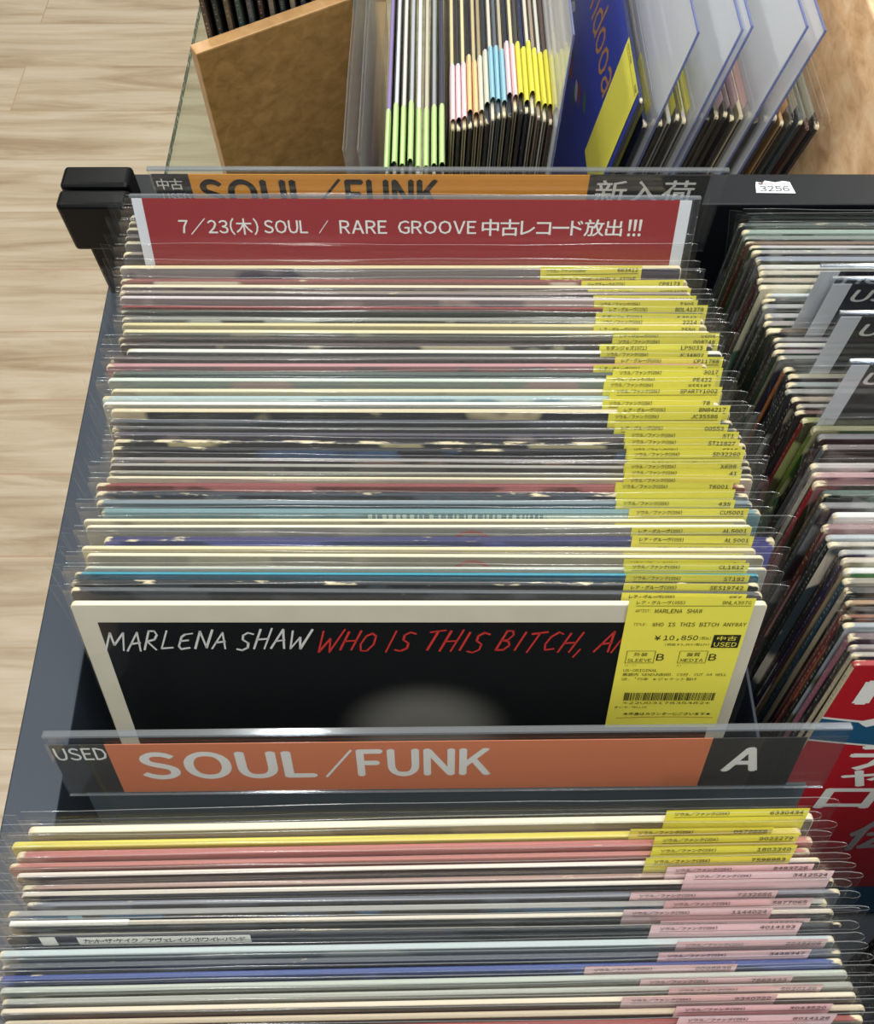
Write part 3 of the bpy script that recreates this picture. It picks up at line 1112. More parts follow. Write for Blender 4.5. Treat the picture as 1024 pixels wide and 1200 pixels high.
# the front row: Y mm, X mm, tag x mm, tag top mm, edge, face, art, wear, look, tag colour
FRONT = [
    (59.8, -6.0, 96.6, -8.3, (232, 226, 200), (170, 160, 140), (120, 110, 100), 0.2, 'white edged', 'yellow'),
    (54.6, -11.6, 87.8, -5.9, (234, 220, 84), (214, 196, 70), (200, 180, 60), 0.15, 'lemon yellow edged', 'yellow'),
    (50.4, -8.3, 93.3, -6.6, (196, 112, 108), (196, 128, 120), (170, 100, 95), 0.4, 'salmon pink', 'yellow'),
    (46.3, -10.1, 93.9, -6.0, (200, 118, 112), (190, 120, 112), (170, 100, 95), 0.4, 'rose pink', 'yellow'),
    (42.9, -6.6, 87.6, -5.5, (226, 214, 204), (96, 84, 84), (70, 64, 66), 0.3, 'white edged taupe', 'yellow'),
    (39.1, -4.1, 92.6, -8.1, (176, 138, 128), (150, 112, 102), (120, 90, 84), 0.4, 'brown pink', 'pink'),
    (35.7, -3.1, 98.1, -8.8, (228, 216, 202), (42, 40, 44), (60, 60, 64), 0.25, 'ivory edged black', 'pink'),
    (32.4, -1.0, 75.4, -3.6, (120, 124, 140), (84, 88, 102), (100, 104, 118), 0.3, 'lavender grey', 'pink'),
    (28.8, -6.8, 93.7, -4.3, (168, 168, 168), (58, 60, 68), (60, 110, 150), 0.3, 'grey edged with a blue mark', 'pink'),
    (24.9, -5.2, 75.7, -5.7, (222, 212, 196), (62, 62, 70), (90, 90, 96), 0.3, 'half white edged slate', 'pink'),
    (21.6, -4.8, 89.3, -5.1, (140, 128, 108), (60, 56, 54), (190, 180, 150), 0.7, 'scuffed brown black', 'pink'),
    (19.3, -4.3, 84.7, -2.4, (44, 46, 54), (38, 40, 50), (60, 60, 70), 0.3, 'black with a white paper strip', 'pink'),
    (15.2, -6.9, 96.9, -2.4, (186, 200, 204), (140, 156, 164), (170, 180, 184), 0.3, 'pale grey blue', 'pink'),
    (11.2, -5.3, 87.8, -3.9, (92, 98, 108), (60, 66, 78), (90, 96, 106), 0.35, 'dark slate', 'pink'),
    (7.5, -5.7, 60.6, -2.5, (46, 76, 170), (44, 72, 158), (80, 110, 190), 0.35, 'royal blue', 'pink'),  # lighter art colour paints highlights on the blue
    (3.8, -4.2, 79.7, -1.1, (184, 192, 182), (150, 156, 146), (120, 126, 118), 0.3, 'grey green', 'pink'),
    (0.2, -2.7, 88.3, -3.3, (176, 180, 172), (140, 142, 136), (110, 112, 108), 0.3, 'stone grey', 'pink'),
    (-3.1, -2.6, 70.2, -4.1, (228, 214, 190), (124, 104, 92), (150, 120, 106), 0.25, 'cream edged brown', 'pink'),
    (-7.2, -0.4, 86.5, -7.1, (206, 190, 160), (110, 108, 102), (90, 90, 86), 0.35, 'tan edged grey', 'pink'),
    (-10.7, -2.1, 88.6, -7.2, (170, 70, 66), (120, 110, 100), (90, 90, 86), 0.3, 'red edged', 'pink'),
    (-14.4, -1.2, 77.9, -5.8, (80, 80, 84), (60, 60, 64), (90, 90, 86), 0.5, 'charcoal', 'pink'),
]


# the right-hand bin: Y mm, left edge X mm, lean, edge, spine (mostly darkened as if in shade), look
RIGHT = [
    (390.3, 172.6, 0.0, (70, 92, 92), (60, 70, 66), 'dark teal'),
    (384.9, 173.7, 0.1, (150, 190, 176), (66, 62, 44), 'green teal'),
    (380.2, 173.9, 0.1, (176, 204, 196), (70, 66, 50), 'pale green'),
    (376.2, 174.3, 0.2, (186, 130, 92), (96, 50, 32), 'rust orange'),
    (372.9, 176.1, 0.2, (222, 216, 228), (58, 54, 44), 'shiny lavender white'),  # edge colour holds a painted white-lavender shine
    (369.0, 176.9, 0.2, (206, 206, 210), (98, 96, 84), 'silver'),
    (363.8, 178.0, 0.3, (136, 150, 180), (70, 66, 60), 'dusty blue'),
    (358.0, 178.4, 0.4, (236, 236, 232), (84, 82, 76), 'bright white'),
    (353.5, 178.2, 0.4, (214, 202, 180), (56, 26, 24), 'beige'),
    (347.8, 176.2, 0.5, (216, 196, 160), (70, 24, 24), 'tan'),
    (342.8, 176.3, 0.5, (226, 214, 180), (60, 52, 46), 'ivory'),
    (337.3, 178.7, 0.6, (206, 220, 230), (56, 54, 52), 'ice blue'),
    (333.6, 176.6, 0.7, (64, 68, 72), (40, 40, 40), 'black'),
    (329.3, 175.9, 0.7, (200, 204, 208), (84, 84, 82), 'pearl grey'),
    (322.7, 176.1, 0.8, (180, 178, 188), (90, 90, 88), 'lilac grey'),
    (317.4, 174.7, 0.8, (222, 206, 210), (34, 34, 34), 'blush'),
    (312.1, 175.2, 0.9, (166, 132, 96), (36, 32, 28), 'toffee brown'),
    (306.3, 177.8, 1.0, (176, 172, 178), (48, 46, 44), 'warm grey'),
    (302.2, 178.0, 1.1, (226, 226, 224), (56, 52, 46), 'chalk'),
    (298.2, 176.4, 1.3, (190, 174, 184), (58, 56, 48), 'mauve grey'),
    (294.3, 177.9, 1.5, (170, 172, 170), (112, 110, 88), 'smoke'),
    (286.4, 179.6, 2.0, (60, 60, 62), (150, 84, 36), 'black with orange spine'),
    (282.0, 181.0, 2.2, (200, 190, 160), (24, 28, 44), 'cream flecked black'),
    (276.5, 179.1, 2.5, (196, 214, 222), (34, 36, 46), 'pale ice'),
    (272.2, 177.9, 2.7, (168, 170, 170), (40, 40, 38), 'plain grey'),
    (267.4, 180.0, 3.0, (200, 178, 150), (20, 20, 20), 'sand'),
    (263.1, 181.8, 3.2, (232, 228, 224), (18, 18, 20), 'snow white'),
    (259.4, 180.3, 3.5, (206, 120, 128), (18, 18, 18), 'rosy pink'),
    (254.7, 182.8, 3.7, (186, 196, 96), (120, 34, 34), 'lime edged with red spine'),
    (249.6, 187.0, 4.0, (208, 206, 130), (92, 112, 34), 'yellow green'),
    (244.5, 188.9, 4.5, (182, 178, 192), (26, 24, 22), 'lilac'),
    (238.4, 189.8, 5.2, (140, 120, 128), (92, 100, 108), 'mauve with grey spine'),
    (227.5, 181.7, 6.2, (228, 216, 216), (110, 112, 114), 'polka dotted white'),
    (222.1, 181.5, 6.8, (212, 150, 160), (190, 184, 170), 'pink and cream'),
    (217.3, 181.3, 7.3, (214, 120, 124), (150, 28, 40), 'coral'),
    (212.1, 184.4, 7.8, (120, 170, 156), (96, 84, 64), 'sea green'),
    (205.5, 181.8, 8.6, (156, 158, 164), (72, 78, 80), 'steel grey'),
    (199.9, 186.8, 9.1, (236, 236, 238), (196, 196, 190), 'pure white'),
    (193.5, 180.6, 9.4, (222, 150, 156), (88, 36, 24), 'candy striped'),
    (188.5, 181.2, 9.7, (180, 196, 212), (40, 46, 46), 'frost blue'),
    (184.5, 181.2, 9.9, (222, 208, 184), (34, 38, 38), 'cream tan'),
    (180.5, 185.9, 10.2, (180, 184, 192), (40, 34, 32), 'cool grey'),
    (176.1, 186.1, 10.4, (222, 204, 176), (44, 34, 70), 'buff'),
    (170.9, 185.8, 10.7, (232, 236, 240), (148, 132, 104), 'milky white'),
    (165.8, 184.3, 11.0, (220, 208, 180), (30, 64, 84), 'cream with blue spine'),
    (161.1, 184.1, 11.2, (96, 98, 104), (166, 156, 132), 'dark grey'),
    (155.3, 183.2, 11.6, (214, 154, 100), (120, 70, 60), 'apricot'),
    (151.5, 183.5, 11.8, (70, 68, 68), (30, 28, 28), 'worn black'),
    (148.3, 179.7, 11.9, (214, 110, 60), (110, 34, 34), 'burnt orange'),
    (144.2, 179.6, 12.2, (186, 200, 216), (24, 24, 24), 'sky grey'),
    (139.0, 180.8, 12.4, (190, 140, 156), (150, 90, 110), 'pink mauve'),
    (134.2, 180.1, 12.7, (176, 160, 166), (40, 38, 38), 'grey pink'),
    (130.6, 180.1, 12.9, (226, 216, 200), (190, 176, 150), 'off white'),
]

MAR = (154.9, -8.2)

RED = (126.7, 180.3, 14.0)


REAR_Z = EYE - 0.372
MAT['faded_red'] = plain('faded_red_print', (168, 104, 96), .5)
MAT['pale_blue'] = plain('pale_blue_print', (196, 218, 214), .5)
LEAN = 22.0
n_mid = len(MIDDLE)
for i, (y, x, tx, tt, edge, face, art, wear, look, head, code, artist) in enumerate(MIDDLE):
    nxt = MIDDLE[i + 1][0] if i + 1 < n_mid else MAR[0]
    prv = MIDDLE[i - 1][0] if i else y + 5.5
    t = thick(min(y - nxt, prv - y) / 1000, LEAN)
    k = n_mid - i
    behind = i < 6
    if behind:
        lab = '%s edged record hidden behind red sign, %s back from it' % (look, ordinal(6 - i))
    else:
        lab = '%s record, yellow tag, %s back from the black cover' % (look, ordinal(k))
    if 'ring' in look or 'striped' in look:
        art = face
    root, jk = record(lab, (x / 1000, y / 1000, REAR_Z), LEAN, yaw=-.2 + .15 * math.sin(i * .35) + rnd.uniform(-.04, .04), roll=rnd.uniform(-.15, .15), t=t, edge=edge, face=face, art=art,
           spine=[v * .6 for v in edge], wear=wear, tagc='yellow', tagx=tx / 1000, tagtop=tt / 1000, text=(head, code, artist) if not behind else None,
           group='records behind the red sign' if behind else 'records in the middle row', tilt=rnd.uniform(-1.0, 1.0))
    yy = -t / 2 - .00008
    if 'ring' in look:
        bm = BM()
        cx, cz = .0165 - x / 1000, JH - .0130
        ring = [[bm.verts.new((cx + r * math.cos(R(a * 10)), yy, cz + r * math.sin(R(a * 10)))) for a in range(36)] for r in (.0088, .0108)]
        for a in range(36):
            bm.faces.new([ring[0][a], ring[0][(a + 1) % 36], ring[1][(a + 1) % 36], ring[1][a]])
        obj('ring_stamp', bm, MAT['faded_red'], jk)
    if 'striped' in look:
        bm = BM()
        px = -.03
        while px < .055:
            w = rnd.choice((.0008, .0012, .0020))
            put_rect(bm, px, px + w, JH - .0070, JH - .0012, yy)
            px += w + rnd.choice((.0010, .0016, .0024))
        put_rect(bm, .055, .115, JH - .0070, JH - .0012, yy)
        obj('pale_stripes', bm, MAT['pale_blue'], jk)

# the front cover of the middle row, its tag fully in view
root, jk = record('black front-facing album cover with cream border, brush lettering and a full yellow price tag', (MAR[1] / 1000, MAR[0] / 1000, REAR_Z), LEAN, t=.003,
                  edge=(234, 226, 204), face=(14, 16, 20), wear=.2, faces=('cover', 'edge', 'spine', 'inner'), group='records in the middle row', spine=(190, 180, 160))
g = .0015 + .00065
bm = BM()
put_hand(bm, 'MARLENA SHAW', -.1480, -.0520, JH - .0300, JH - .0180, -.0015 - .0001, .0011, 0.30, 3)
obj('white_title_lettering', bm, MAT['silver_hand'], jk)
bm = BM()
put_hand(bm, 'WHO IS THIS BITCH, ANY', -.0490, .1080, JH - .0312, JH - .0180, -.0015 - .0001, .0011, 0.34, 8)
obj('red_title_lettering', bm, MAT['red_hand'], jk)
tg = obj('price_tag', tag_mesh('yellow'), None, root, loc=(.0942, -g - .0003, JH + .0049))
bm = BM()
y = -.00028
put_text(bm, HEAD['R'], .0034, .0250, -.0035, -.0011, y, .006, mono=True)
put_text(bm, 'BNLA397G', .0420, .0548, -.0035, -.0013, y, mono=True)
put_rect(bm, .0034, .0552, -.0046, -.0043, y)
put_text(bm, 'ARTIST:', .0036, .0105, -.0085, -.0067, y, mono=True)
put_text(bm, 'MARLENA SHAW', .0124, .0338, -.0090, -.0064, y, .006, mono=True)
put_text(bm, 'TITLE:', .0040, .0100, -.0172, -.0156, y, mono=True)
put_text(bm, 'WHO IS THIS BITCH ANYWAY', .0126, .0556, -.0178, -.0152, y, .004, mono=True)
put_text(bm, '¥10,850', .0150, .0352, -.0275, -.0238, y, .006, mono=True)
put_text(bm, '(税込)', .0360, .0412, -.0268, -.0246, y, mono=True)
put_text(bm, '(税抜¥9,864+税10%)', .0206, .0412, -.0310, -.0291, y, mono=True)
put_frame(bm, .0035, .0171, -.0432, -.0345, y, .00025)
put_text(bm, '外装', .0070, .0136, -.0384, -.0357, y, mono=True)
put_text(bm, 'SLEEVE', .0045, .0160, -.0423, -.0400, y, mono=True)
put_text(bm, 'B', .0180, .0216, -.0413, -.0366, y, .01, mono=True)
put_frame(bm, .0284, .0418, -.0432, -.0345, y, .00025)
put_text(bm, '盤質', .0320, .0384, -.0384, -.0357, y, mono=True)
put_text(bm, 'MEDIA', .0297, .0404, -.0423, -.0400, y, mono=True)
put_text(bm, 'B', .0428, .0464, -.0413, -.0366, y, .01, mono=True)
put_text(bm, 'ｶﾋﾞ/ｼﾐ', .0040, .0090, -.0456, -.0440, y, mono=True)
put_text(bm, 'ｶﾋﾞ:', .0288, .0330, -.0456, -.0440, y, mono=True)
put_text(bm, 'US-ORIGINAL', .0036, .0200, -.0495, -.0475, y, mono=True)
put_text(bm, '黒銀内 KENDUN刻印. CS付. CUT A4 WELL', .0036, .0540, -.0527, -.0504, y, mono=True)
put_text(bm, "OR. '75年 ※ジャケット裂け", .0036, .0400, -.0560, -.0537, y, mono=True)
xx = .0066
rb = random.Random(5)
while xx < .0515:
    w = rb.choice((.0003, .0003, .0006))
    put_rect(bm, xx, xx + w, -.0712, -.0652, y)
    xx += w + rb.choice((.0003, .0003, .0006))
put_text(bm, '*22U0317835482*', .0066, .0500, -.0740, -.0722, y, mono=True)
put_text(bm, 'まいち/YELLOW', .0030, .0190, -.0772, -.0756, y, mono=True)
put_text(bm, '★中身はカウンターにございます★', .0080, .0520, -.0829, -.0806, y, .004, mono=True)
put_rect(bm, .0423, .0549, -.0323, -.0235, y)
obj('tag_print', bm, MAT['ink'], tg)
bm = BM()
put_text(bm, '中古', .0440, .0532, -.0272, -.0243, y - .0001, .006, mono=True)
put_text(bm, 'USED', .0433, .0539, -.0314, -.0284, y - .0001, .006, mono=True)
obj('stamp_lettering', bm, MAT['yellow'], tg)
bm = BM()
for q in range(12):
    u = q / 12
    put_rect(bm, .0045 + q * .0041, .0045 + (q + 1) * .0041, -.0852 + .0008 * math.sin(u * 3), -.0849 + .0008 * math.sin(u * 3), y)
obj('tag_underline', bm, MAT['ink_red'], tg)

# the front row
for i, (y, x, tx, tt, edge, face, art, wear, look, tc) in enumerate(FRONT):
    nxt = FRONT[i + 1][0] if i + 1 < len(FRONT) else y - 4
    prv = FRONT[i - 1][0] if i else y + 4.5
    t = thick(min(abs(y - nxt), prv - y) / 1000, LEAN)
    code = ''.join(rnd.choice('0123456789') for _ in range(7))
    lab = '%s record, %s tag, %s in front of lower orange sign' % (look, tc, ordinal(i + 1))
    up = .0035 if 'paper strip' in look else rnd.uniform(-.0010, .0014)
    root, jk = record(lab, (x / 1000, y / 1000 + up * .4, REAR_Z + up), LEAN, yaw=.95 + .12 * math.sin(i * .5) + rnd.uniform(-.04, .04), roll=rnd.uniform(-.15, .15), t=t, edge=edge, face=face, art=art, spine=[v * .6 for v in edge],
                      wear=wear, tagc=tc, tagx=tx / 1000, tagtop=tt / 1000, text=('S', code, ''), group='records in the front row', tilt=rnd.uniform(-.6, .6))
    if 'paper strip' in look:
        bm = BM()
        yy = -t / 2 - .00012
        put_rect(bm, -.131, -.066, JH - .0066, JH - .0006, yy, 0)
        put_rect(bm, -.145, -.139, JH - .0068, JH + .0000, yy, 0)
        put_text(bm, 'カット・ザ・ケイク/アヴェレイジ・ホワイト・バンド', -.129, -.068, JH - .0054, JH - .0018, yy - .0001, .006, mat=1)
        obj('paper_strip', bm, [MAT['white'], MAT['black_print']], jk)
    if 'half white' in look:
        bm = BM()
        box(bm, -.157, -.112, -t / 2 - .00015, t / 2, JH - .0006, JH + .00025)
        obj('white_edge_tape', bm, MAT['white'], jk)
    if 'blue mark' in look:
        bm = BM()
        put_rect(bm, -.1345, -.1290, JH - .0045, JH - .0006, -t / 2 - .00012)
        obj('blue_mark', bm, MAT['blue'], jk)

# the right-hand bin
for i, (y, xl, lean, edge, spine, look) in enumerate(RIGHT):
    nxt = RIGHT[i + 1][0] if i + 1 < len(RIGHT) else RED[0]
    prv = RIGHT[i - 1][0] if i else y + 4
    t = thick(min(abs(y - nxt), abs(prv - y)) / 1000, lean)
    dim = rnd.uniform(.70, .98)
    edge = tuple((v * .68 + sum(edge) / 3 * .30) * dim for v in edge)
    fc = [max(20, v * rnd.uniform(.35, .8)) for v in edge]
    record('%s record in right-hand bin, %s back from red sleeve' % (look, ordinal(len(RIGHT) - i)),
           (xl / 1000 + JW / 2 + .0020, y / 1000, REAR_Z), lean, yaw=rnd.uniform(-.08, .08), roll=0, t=t, edge=edge, face=fc, art=[min(255, v * 1.2) for v in edge], spine=spine,
           wear=rnd.uniform(.25, .6), group='records in the right-hand bin')
# its red front sleeve
MAT['red_cover'] = plain('red_cover_print', (188, 26, 40), 0.35)
root, jk = record('red front-facing record sleeve with big white Japanese lettering and blue band', (RED[1] / 1000 + JW / 2 + .0015, RED[0] / 1000, REAR_Z), RED[2], t=.003, edge=(200, 60, 66), wear=.2,
                  faces=('red_cover', 'edge', 'spine', 'inner'), spine=(200, 188, 160), group='records in the right-hand bin')
yy = -.0015 - .0001
bm = BM()
MAT['teal_print'] = plain('teal_blue_print', (28, 92, 130), 0.4)
# curved teal band edged in white
def band(bm, z0, z1, bow, mat, y, x0=-JW / 2 + .0004, x1=JW / 2 - .0004):
    N = 24
    lo, hi = [], []
    for q in range(N + 1):
        u = q / N
        x = x0 + (x1 - x0) * u
        b = bow * (2 * u - 1) ** 2
        lo.append(bm.verts.new((x, y, JH - z1 + b)))
        hi.append(bm.verts.new((x, y, JH - z0 + b * 1.0)))
    for q in range(N):
        bm.faces.new([lo[q], lo[q + 1], hi[q + 1], hi[q]]).material_index = mat
band(bm, .062, .082, .016, 0, yy)
put_rect(bm, -.12, JW / 2 - .0004, .0006, .05, yy, 0)
obj('teal_band', bm, MAT['teal_print'], jk)
bm = BM()
band(bm, .0604, .0622, .016, 0, yy)
band(bm, .0818, .0834, .016, 0, yy)
put_text(bm, 'ワー', -.148, None, JH - .054, JH - .012, yy - .0001, .03)
put_text(bm, 'チ', -.131, -.098, JH - .099, JH - .070, yy - .0001, .03)
put_text(bm, 'ャ', -.128, -.102, JH - .118, JH - .099, yy - .0001, .03)
put_text(bm, 'ロ', -.131, -.100, JH - .145, JH - .120, yy - .0001, .03)
obj('white_lettering', bm, MAT['white'], jk)
bm = BM()
put_text(bm, '伝説', -.098, -.028, JH - .205, JH - .160, yy - .0001, .03)
obj('grey_lettering', bm, plain('grey_lettering', (150, 146, 150), .5), jk)

# dark records further forward in the right-hand bin
for i in range(11):
    y = .030 - i * .0052
    c = rnd.choice(((44, 44, 48), (56, 50, 50), (38, 42, 52), (60, 30, 34), (50, 50, 46)))
    record('dark record, near end of right-hand bin, %s in front of red sleeve' % ordinal(i + 1), (.184 + rnd.uniform(-.002, .002) + JW / 2, y, REAR_Z), 13.5, t=.003, edge=c,
           face=[v * .7 for v in c], spine=[v * .7 for v in c], wear=.4, group='dark records at the near end of the right-hand bin')


# ------------------------------------------------------------------ signs standing between the records
def sign(name, label, top, lean, yaw, width, head_h, body, group=None, plate='acrylic', th=.0022, pocket=None):
    """divider: a clear plate standing in the bin; body = (width, height below the head, material) or None; local z = 0 at the foot"""
    total = head_h + (body[1] if body else 0)
    rot = Euler((R(-lean), 0, R(yaw)), 'XYZ')
    base = Vector(top) - rot.to_matrix() @ Vector((0, 0, total))
    root = thing(name, label, 'sign', base, rot, group)
    bm = BM()
    w = width / 2
    box(bm, -w, w, -th / 2, th / 2, total - head_h, total - .0012, mat=0)
    box(bm, -w, w, -th / 2 - .0004, th / 2 + .0004, total - .0012, total, mat=1)
    obj('clear_plate', bm, [MAT[plate], MAT['acrylic_rim']], root)
    if body:
        bm = BM()
        box(bm, -body[0] / 2, body[0] / 2, -th / 2, th / 2, 0, body[1], .0004, 1)
        obj('lower_plate', bm, MAT[body[2]], root)
    return root, total


def card(root, total, segs, z0, z1, y, th=.0003):
    """printed insert: coloured fields side by side, backed"""
    bm = BM()
    names = []
    for (x0, x1, m) in segs:
        if m not in names:
            names.append(m)
        box(bm, x0, x1, y, y + th, total - z1, total - z0, mat=names.index(m))
    return obj('printed_card', bm, [MAT[n] for n in names], root)


# orange SOUL/FUNK sign in front of the black cover
root, T = sign('divider_sign', 'lower orange sign reading SOUL/FUNK A on a grey divider before the black cover', (.0045, .0946, EYE - .362), 20, .6, .3315, .0440, (.318, .222, 'smoke'), 'bin signs')
cd = card(root, T, ((-.1645, -.1415, 'sign_dark'), (-.1415, .1095, 'sign_orange'), (.1095, .1485, 'sign_dark')), .0055, .0415, -.0019)
bm = BM()
yy = -.0020
put_text(bm, 'USED', -.1635, -.1420, T - .0165, T - .0075, yy, .012, tilt=.01)
put_text(bm, 'SOUL', -.1305, -.0560, T - .0315, T - .0110, yy, .034)
put_text(bm, '/', -.0525, -.0400, T - .0315, T - .0105, yy, .022)
put_text(bm, 'FUNK', -.0385, .0185, T - .0310, T - .0105, yy, .034)
put_text(bm, 'A', .1170, .1330, T - .0300, T - .0120, yy, .04, shear=.12)
obj('sign_lettering', bm, MAT['white'], cd)
bm = BM()
box(bm, -.1655, .1650, -.0027, -.0024, T - .0425, T - .0040, mat=0)
box(bm, -.1655, .1650, -.0028, -.0018, T - .0429, T - .0425, mat=1)
obj('card_pocket', bm, [MAT['acrylic'], MAT['acrylic_rim']], root)

# red dated sign behind the middle row
root, T = sign('notice_sign', 'red card sign dated 7/23 standing behind the middle row of records', (-.0119, .3768, EYE - .3387), 22, -.3, .3075, .060, (.12, .21, 'acrylic'), 'bin signs')
cd = card(root, T, ((-.1525, -.1470, 'sign_white'), (-.1470, .1425, 'sign_red'), (.1425, .1490, 'sign_white')), .0015, .0560, -.0018)
bm = BM()
yy = -.0019
x = -.1295
for s, w in (('7/23(木)', .0465), ('SOUL', .0270), ('/', .0085), ('RARE', .0290), ('GROOVE', .0460), ('中古レコード放出', .0800), ('!!!', .0105)):
    hgt = (.0205, .0130) if s[0] in 'SRG/' else (.0215, .0120)
    put_text(bm, s, x, x + w - .003, T - hgt[0], T - hgt[1], yy, .012)
    x += w + (.003 if s in ('SOUL', '/', 'RARE') else 0)
obj('sign_lettering', bm, MAT['white'], cd)
bm = BM()
box(bm, -.1530, .1500, -.0026, -.0023, T - .0570, T - .0008, mat=0)
obj('card_pocket', bm, MAT['acrylic'], root)

# amber SOUL/FUNK sign by the back rail
root, T = sign('divider_sign', 'amber sign reading SOUL/FUNK in black, half hidden behind the red sign', (.0005, .4128, EYE - .3515), 3, -.2, .332, .060, (.29, .21, 'smoke'), 'bin signs')
cd = card(root, T, ((-.1640, -.1430, 'sign_navy'), (-.1430, .0870, 'sign_amber'), (.0870, .1560, 'sign_dark')), .0030, .0500, -.0018)
bm = BM()
yy = -.0019
put_text(bm, '中古', -.1625, -.1475, T - .0135, T - .0060, yy, .012)
put_text(bm, 'USED', -.1610, -.1450, T - .0225, T - .0160, yy, .012)
put_text(bm, '新入荷', .0915, .1490, T - .0230, T - .0062, yy, .012)
obj('white_lettering', bm, MAT['white'], cd)
bm = BM()
put_text(bm, 'SOUL', -.1390, -.0740, T - .0270, T - .0062, yy, .042)
put_text(bm, '/', -.0730, -.0560, T - .0270, T - .0055, yy, .035)
put_text(bm, 'FUNK', -.0540, .0010, T - .0270, T - .0062, yy, .042)
obj('black_lettering', bm, MAT['black_print'], cd)
bm = BM()
box(bm, -.1650, .1640, -.0026, -.0023, T - .0510, T - .0020, mat=0)
obj('card_pocket', bm, MAT['acrylic'], root)

# four USED dividers in the right-hand bin
for k, (x, y, h, lab, wht, z_t) in enumerate((
        (.1892, .3128, .3266, 'navy USED divider standing farthest back in the right-hand bin', .0095, .004),
        (.1951, .3100, .3296, 'navy USED divider just in front of the farthest one in the right-hand bin', .0095, .004),
        (.1924, .2857, .3270, 'black USED divider with white left margin, third in the right-hand bin', .0100, .003),
        (.1897, .2511, .3250, 'dark USED divider nearest the front of the right-hand bin', .0085, .003))):
    # stand it midway between two neighbouring records
    ys = [q[0] / 1000 for q in RIGHT]
    j = min(range(len(ys) - 1), key=lambda q: abs((ys[q] + ys[q + 1]) / 2 - y) - (ys[q] - ys[q + 1]) * .5)
    ln = (RIGHT[j][2] + RIGHT[j + 1][2]) / 2
    y = (ys[j] + ys[j + 1]) / 2 + (.372 - h) * math.sin(R(ln))
    root, T = sign('divider_sign', lab, (x + .15, y, EYE - h), ln, 0, .30, .060, (.27, .245, 'smoke'), 'dividers in the right-hand bin', th=.0008)
    cd = card(root, T, ((-.1485, -.1485 + wht, 'sign_white'), (-.1485 + wht, .140, 'sign_navy' if k < 2 else 'sign_dark')), z_t, .052, -.00075, .0002)
    bm = BM()
    x0 = (-.1366, -.1366, -.1360, -.1394)[k]
    put_text(bm, 'USED', x0, x0 + .0400, T - .0165, T - .0078, -.0008, .025, shear=.2)
    obj('sign_lettering', bm, MAT['white'], cd)
    bm = BM()
    box(bm, -.1490, .1450, -.0011, -.0009, T - .0540, T - .0020)
    obj('card_pocket', bm, MAT['acrylic'], root)

# ------------------------------------------------------------------ the display beyond the back rail
GT = EYE - 0.7125          # top of the glass table
table = thing('glass_table', 'glass topped table with a rough green edge beyond the record rack', 'table', (0.2, 0.95, 0))
bm = BM()
box(bm, -.514, .60, -.470, .85, GT - .010, GT - .0001, mat=0)
bm.normal_update()
for f in bm.faces:
    if abs(f.normal.z) < .5:
        f.material_index = 1
obj('glass_top', bm, [MAT['glass'], MAT['glass_edge']], table)
for lx, ly in ((.2, -.4), (.55, -.4), (.2, .78), (.55, .78)):
    bm = BM()
    box(bm, lx - .02, lx + .02, ly - .02, ly + .02, 0.0005, GT - .0102, .003)
    obj('leg', bm, MAT['rack_black'], table)

# wooden crate, its burl-grained front board set at an angle
CR = 31.5
crate = thing('wooden_crate', 'brown burl-grained wooden crate with angled front board beyond the left rail', 'crate', (-.1715, .5875, GT))
ct = EYE - .400 - GT
bm = BM()
box(bm, 0, .128, 0, .0125, 0.0002, ct - .0005, .0012)
bm.normal_update()
for f in bm.faces:
    if f.normal.z > .5 or f.normal.x < -.5:
        f.material_index = 1
obj('front_board', bm, [MAT['board'], MAT['board_edge']], crate, rot=(0, 0, R(CR)))
bm = BM()
vs = [(.0, .0150), (.110, .0825), (.110, .46), (.0, .46)]
lo = [bm.verts.new((u, v, 0)) for u, v in vs]
hi = [bm.verts.new((u, v, .0660)) for u, v in vs]
bm.faces.new(hi)
bm.faces.new(lo[::-1])
for i in range(4):
    bm.faces.new([lo[i], lo[(i + 1) % 4], hi[(i + 1) % 4], hi[i]])
obj('base_board', bm, MAT['board_edge'], crate)
bm = BM()
box(bm, .0, .110, .4605, .472, .0, ct * .9, .001)
obj('rear_board', bm, MAT['board'], crate)
tone = ((92, 78, 66), (52, 56, 54), (110, 96, 78), (66, 84, 76), (88, 92, 96), (60, 48, 44), (126, 118, 104), (46, 62, 62), (150, 140, 120), (72, 74, 82), (96, 70, 60), (64, 66, 60), (120, 112, 104))
for i in range(14):
    c = tone[i % len(tone)]
    x = -.1650 + i * .0072
    y = .5875 + (x + .1715) * math.tan(R(CR)) + .0185
    record('record standing in the wooden crate, %s from its left end' % ordinal(i + 1), (x, y + JW / 2, GT + .0664 + JH), 0, yaw=90, t=.0036, edge=c, face=[v * .8 for v in c], spine=c, wear=.5,
           film=None, group='records in the wooden crate')

# two empty film sleeves drooping between the crate and the first run
for k in range(2):
    rot = Euler((R(1.4 + .9 * k), 0, R(-90)), 'XYZ')
    me = film_mesh(.0012, k).copy()
    me.materials[0] = MAT['film_milky']
    o = obj('film_sleeve', me, None, None)
    o.rotation_euler = rot
    o.location = (-.0415 - .0045 * k, .468 + JW / 2 + .006, GT + .0004)
    tag(o, ('empty clear plastic sleeve beside the purple edged record', 'empty clear plastic sleeve nearest the wooden crate')[k], 'plastic sleeve', 'empty plastic sleeves')

